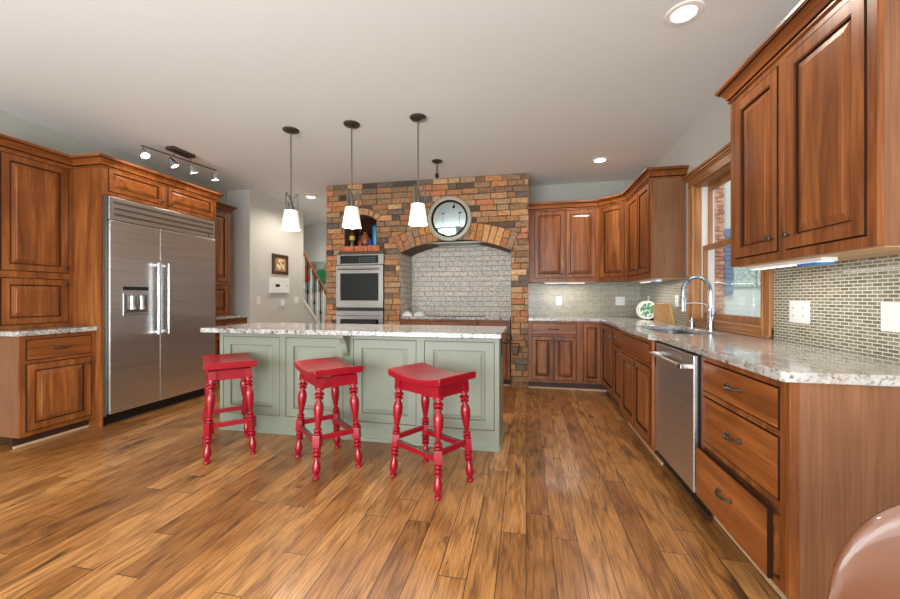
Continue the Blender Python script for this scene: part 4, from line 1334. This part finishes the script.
def make_pendant(label):
    o = thing('pendant_light', label, 'pendant light', (0, 0, CZ), 0, 'pendant lights over the island')
    b_ = MB(); b_.lathe([(.074, 0), (.076, -.006), (.068, -.016), (.036, -.024), (.014, -.034)], (0, 0, 0), 28); b_.build('canopy', 'bronze', o)
    b_ = MB(); b_.tube([(0, 0, -.02), (0, 0, -.70)], .0065, 10); b_.build('rod', 'pewter', o)
    b_ = MB(); b_.lathe([(.009, -.64), (.016, -.655), (.010, -.67), (.018, -.70), (.026, -.735), (.026, -.765), (.034, -.772)], (0, 0, 0), 18); b_.build('socket', 'pewter', o)
    for k in range(3):
        a = k * 2 * PI / 3 + .35; ca, sa = math.cos(a), math.sin(a); pth = []
        for i in range(16):
            q = i / 15
            r_ = .012 + .052 * math.sin(q * PI * .62) ; zz = -.70 + .085 * math.sin(q * PI * .95) - (.075 * max(0, q - .62) / .38)
            pth.append((ca * r_, sa * r_, zz))
        for i in range(7):
            aa = i / 6 * 1.3 * PI; r_ = pth[15][0] / ca if abs(ca) > .1 else .055
            pth.append((ca * (r_ - .010 + .010 * math.cos(-aa)), sa * (r_ - .010 + .010 * math.cos(-aa)), pth[15][2] - .010 * math.sin(aa)))
        b_ = MB(); b_.tube(pth, .0075, 8); b_.build('scroll_arm', 'pewter', o)
    b_ = MB(); b_.lathe([(.034, -.772), (.058, -.774), (.060, -.785), (.086, -.945), (.087, -.955), (.083, -.955), (.058, -.787), (.030, -.778)], (0, 0, 0), 32, cap=False); b_.build('lamp_shade', 'shade', o)
    return o


pn = make_pendant('left pendant light over the island, its glass shade glowing')
PX = [-2.205, -1.578, -.941]
pn.location = (PX[0], 3.215, CZ)
copy_thing(pn, 'middle pendant light over the island, in front of the brick wall', (PX[1], 3.215, CZ))
copy_thing(pn, 'right pendant light over the island, beside the round mirror', (PX[2], 3.215, CZ))
for x in PX: point('pendant_bulb', (x, 3.215, CZ - .90), 24)

# short hanging hook fixture in front of the mirror
sf = thing('ceiling_hook_light', 'small bronze ceiling canopy with a short chain, above the round mirror', 'ceiling fixture', (-1.026, 4.293, CZ))
b = MB(); b.lathe([(.062, 0), (.064, -.006), (.050, -.018), (.014, -.028)], (0, 0, 0), 24); b.build('canopy', 'bronze', sf)
for k in range(3):
    b = MB(); pts = [( (.012 * math.cos(a)) * (k % 2 == 0), .012 * math.cos(a) * (k % 2), -.052 - k * .036 + .024 * math.sin(a)) for a in [2 * PI * i / 12 for i in range(13)]]
    b.tube(pts, .004, 6); b.build('chain_link', 'bronze', sf)
b = MB(); b.lathe([(.006, -.14), (.018, -.15), (.026, -.17), (.022, -.195), (.004, -.205)], (0, 0, 0), 14); b.build('plug', 'black', sf)

# track light
tk = thing('track_light', 'four-head metal track light on the ceiling above the refrigerator', 'track light', (-3.68, 3.45, CZ))
b = MB(); b.box(-.075, -.15, -.035, .035, .12, 0); b.build('canopy', 'bronze', tk, bevel=.006)
A0, A1 = Vector((-.115, -.37, -.075)), Vector((.02, .42, -.075))
b = MB(); b.tube([A0, A1], .008, 8)
for q in (.40, .62): p = A0.lerp(A1, q); b.tube([p, p + Vector((0, 0, .05))], .005, 6)
b.build('track_bar', 'pewter', tk)
for q, (ax, ay) in zip((.02, .35, .62, .96), ((.75, -.2), (.45, .35), (.15, .4), (.1, .2))):
    p = A0.lerp(A1, q); d = Vector((ax, ay, -1)).normalized()
    b = MB(); b.tube([p, p + Vector((0, 0, -.04))], .005, 6)
    c = p + Vector((0, 0, -.045)); b.lathe([(.014, -.018), (.026, 0), (.032, .03), (.042, .06), (.044, .078)], c, 16, d); hd_ = b.build('spot_head', 'chrome', tk)
    b = MB(); b.lathe([(.037, .0785), (.001, .0785)], c, 14, d, cap=False); b.build('bulb', 'lampglow', hd_)
    w = Vector(tk.location) + c + d * .085
    s = spot('track_and_wash_spot', w, 9, size=1.5); s.rotation_euler = d.to_track_quat('-Z', 'Y').to_euler()
# extra spots without heads, added to wash the wood above the refrigerator
wash = spot('track_and_wash_spot', (-3.40, 3.0, 2.66), 22, (1, .88, .7), size=1.6); wash.rotation_euler = Vector((-.5, .1, -.5)).to_track_quat('-Z', 'Y').to_euler()

wash = spot('track_and_wash_spot', (-3.42, 3.75, 2.66), 18, (1, .88, .7), size=1.5); wash.rotation_euler = Vector((-.5, -.05, -.5)).to_track_quat('-Z', 'Y').to_euler()

# ---------------------------------------------------------------- under-cabinet lights
def underlight(x0, y0, x1, y1, z, label, power, blue=None):
    o = thing('under_cabinet_light', label, 'light', ((x0 + x1) / 2, (y0 + y1) / 2, z))
    MB().box(x0, y0, z - .016, x1, y1, z).build('housing', 'white', o, world=True)
    MB().box(x0 + .008, y0 + .008, z - .019, x1 - .008, y1 - .008, z - .0162)  .build('diffuser', 'stripglow', o, world=True)
    if blue: MB().box(*blue[:2], z - .030, *blue[2:], z - .0195).build('blue_cover', 'blue', o, world=True)
    sx, sy = x1 - x0, y1 - y0
    area('under_cabinet_glow', ((x0 + x1) / 2, (y0 + y1) / 2, z - .035), ((x0 + x1) / 2, (y0 + y1) / 2 + .0001, 0), sx, sy, power, (1, .96, .90))
underlight(.25, 5.30, .78, 5.35, UZ0 - .004, 'under-cabinet light strip below the back wall cabinet', 2.6, (.42, 5.29, .56, 5.36))
underlight(1.30, 4.15, 1.35, 4.75, UZ0 - .024, 'under-cabinet light strip below the cabinet left of the window', 2.0, (1.29, 4.18, 1.36, 4.30))
underlight(1.28, 1.95, 1.34, 2.50, 1.356, 'under-cabinet light strip below the near wall cabinet, with a blue cover', 1.6, (1.27, 1.97, 1.35, 2.09))

# ---------------------------------------------------------------- board and plates in the corner
M['bamboo'] = wood('bamboo_board', rgb(196, 140, 74), rgb(216, 164, 96), rgb(228, 182, 118), 'X', .4)
bd = thing('cutting_board', 'light wooden cutting board with one rounded corner leaning against the right wall', 'cutting board', (1.47, 4.45, .9155))
b = MB(); pts = [(-.27, 0), (.29, 0)] + [(.10 + .19 * math.cos(PI / 2 * i / 8), .185 * math.sin(PI / 2 * i / 8) + .02) for i in range(9)] + [(-.25, .205), (-.27, .19)]
lean = Matrix.Translation((1.44, 4.33, .9165)) @ Matrix.Rotation(PI / 2, 4, 'Z') @ Matrix.Rotation(math.radians(-12), 4, 'X')
b.extrude([(x, 0, z) for x, z in pts], (0, .016, 0)); b.build('board', 'bamboo', bd, world=True, xf=lean, bevel=.003)
M['platewhite'] = plain('glazed_white', rgb(225, 226, 215), .2)
M['plategreen'] = blotch('green_plate_pattern', [(.40, rgb(215, 222, 205)), (.5, rgb(80, 140, 110)), (.62, rgb(60, 110, 80)), (.7, rgb(210, 215, 200))], 26)
for k, (x, y, lb) in enumerate([(1.40, 4.76, 'white plate with green pattern, front one propped by the cutting board'), (1.415, 4.91, 'white plate with green pattern, rear one propped in the far corner')]):
    pl = thing('plate', lb, 'plate', (x, y, .9155), 0, 'plates propped in the corner')
    ax = Vector((-.72, -.66, .16)).normalized(); c = Vector((x, y, .9165 + .108))
    MB().lathe([(.06, 0), (.075, .004), (.108, .014), (.110, .017), (.104, .016), (.072, .008), (.06, .006), (.001, .006)], c, 32, ax).build('rim', 'platewhite', pl, world=True)
    MB().lathe([(.088, .0125), (.072, .0085), (.001, .0085)], c, 32, ax, cap=False).build('decoration', 'plategreen', pl, world=True)
    b = MB(); b.box(x - .03, y - .03, .9155, x + .05, y + .05, .925); b.build('stand', 'iron', pl, world=True)

# ---------------------------------------------------------------- chair at the lower right edge
ch = thing('dining_chair', 'rounded glossy brown chair back at the lower right corner, close to the camera', 'chair', (.70, .66, 0))
PL, PR = Vector((.665, 1.01)), Vector((1.09, .70)); mid = (PL + PR) / 2; across = (PR - PL) / 2; away = Vector((-across.y, across.x)).normalized()
b = MB(); rings = []
for i in range(33):
    sft = -1 + 2 * i / 32
    e = max(0, 1 - abs(sft) ** 2.6) ** .5
    zt = .44 + .325 * e; zb = .42
    c = mid + across * sft + away * (.09 * (1 - sft * sft))
    ring = []
    for j in range(14):
        q = 2 * PI * j / 14; hz = (zt - zb) / 2; t_ = .026 * (.4 + .6 * e)
        p = c + away * (t_ * math.cos(q) + .05 * ((zt + zb) / 2 + hz * math.sin(q) - .42))
        ring.append((p.x, p.y, (zt + zb) / 2 + hz * abs(math.sin(q)) ** .6 * (1 if math.sin(q) >= 0 else -1)))
    rings.append(ring)
b.loft(rings, 0, True, True, True); b.build('backrest', 'leather', ch, world=True, angle=60)
sc_ = mid - away * .16
b = MB(); b.lathe([(.001, .38), (.22, .38), (.245, .40), (.245, .43), (.22, .455), (.001, .465)], (sc_.x, sc_.y, 0), 32); b.build('seat', 'leather', ch, world=True)
for sx in (-1, 1):
    for sy in (-1, 1):
        b = MB(); b.tube([(sc_.x + sx * .14, sc_.y + sy * .14, .385), (sc_.x + sx * .18, sc_.y + sy * .18, 0.0)], [.020, .012], 10); b.build('leg', 'toe', ch, world=True)
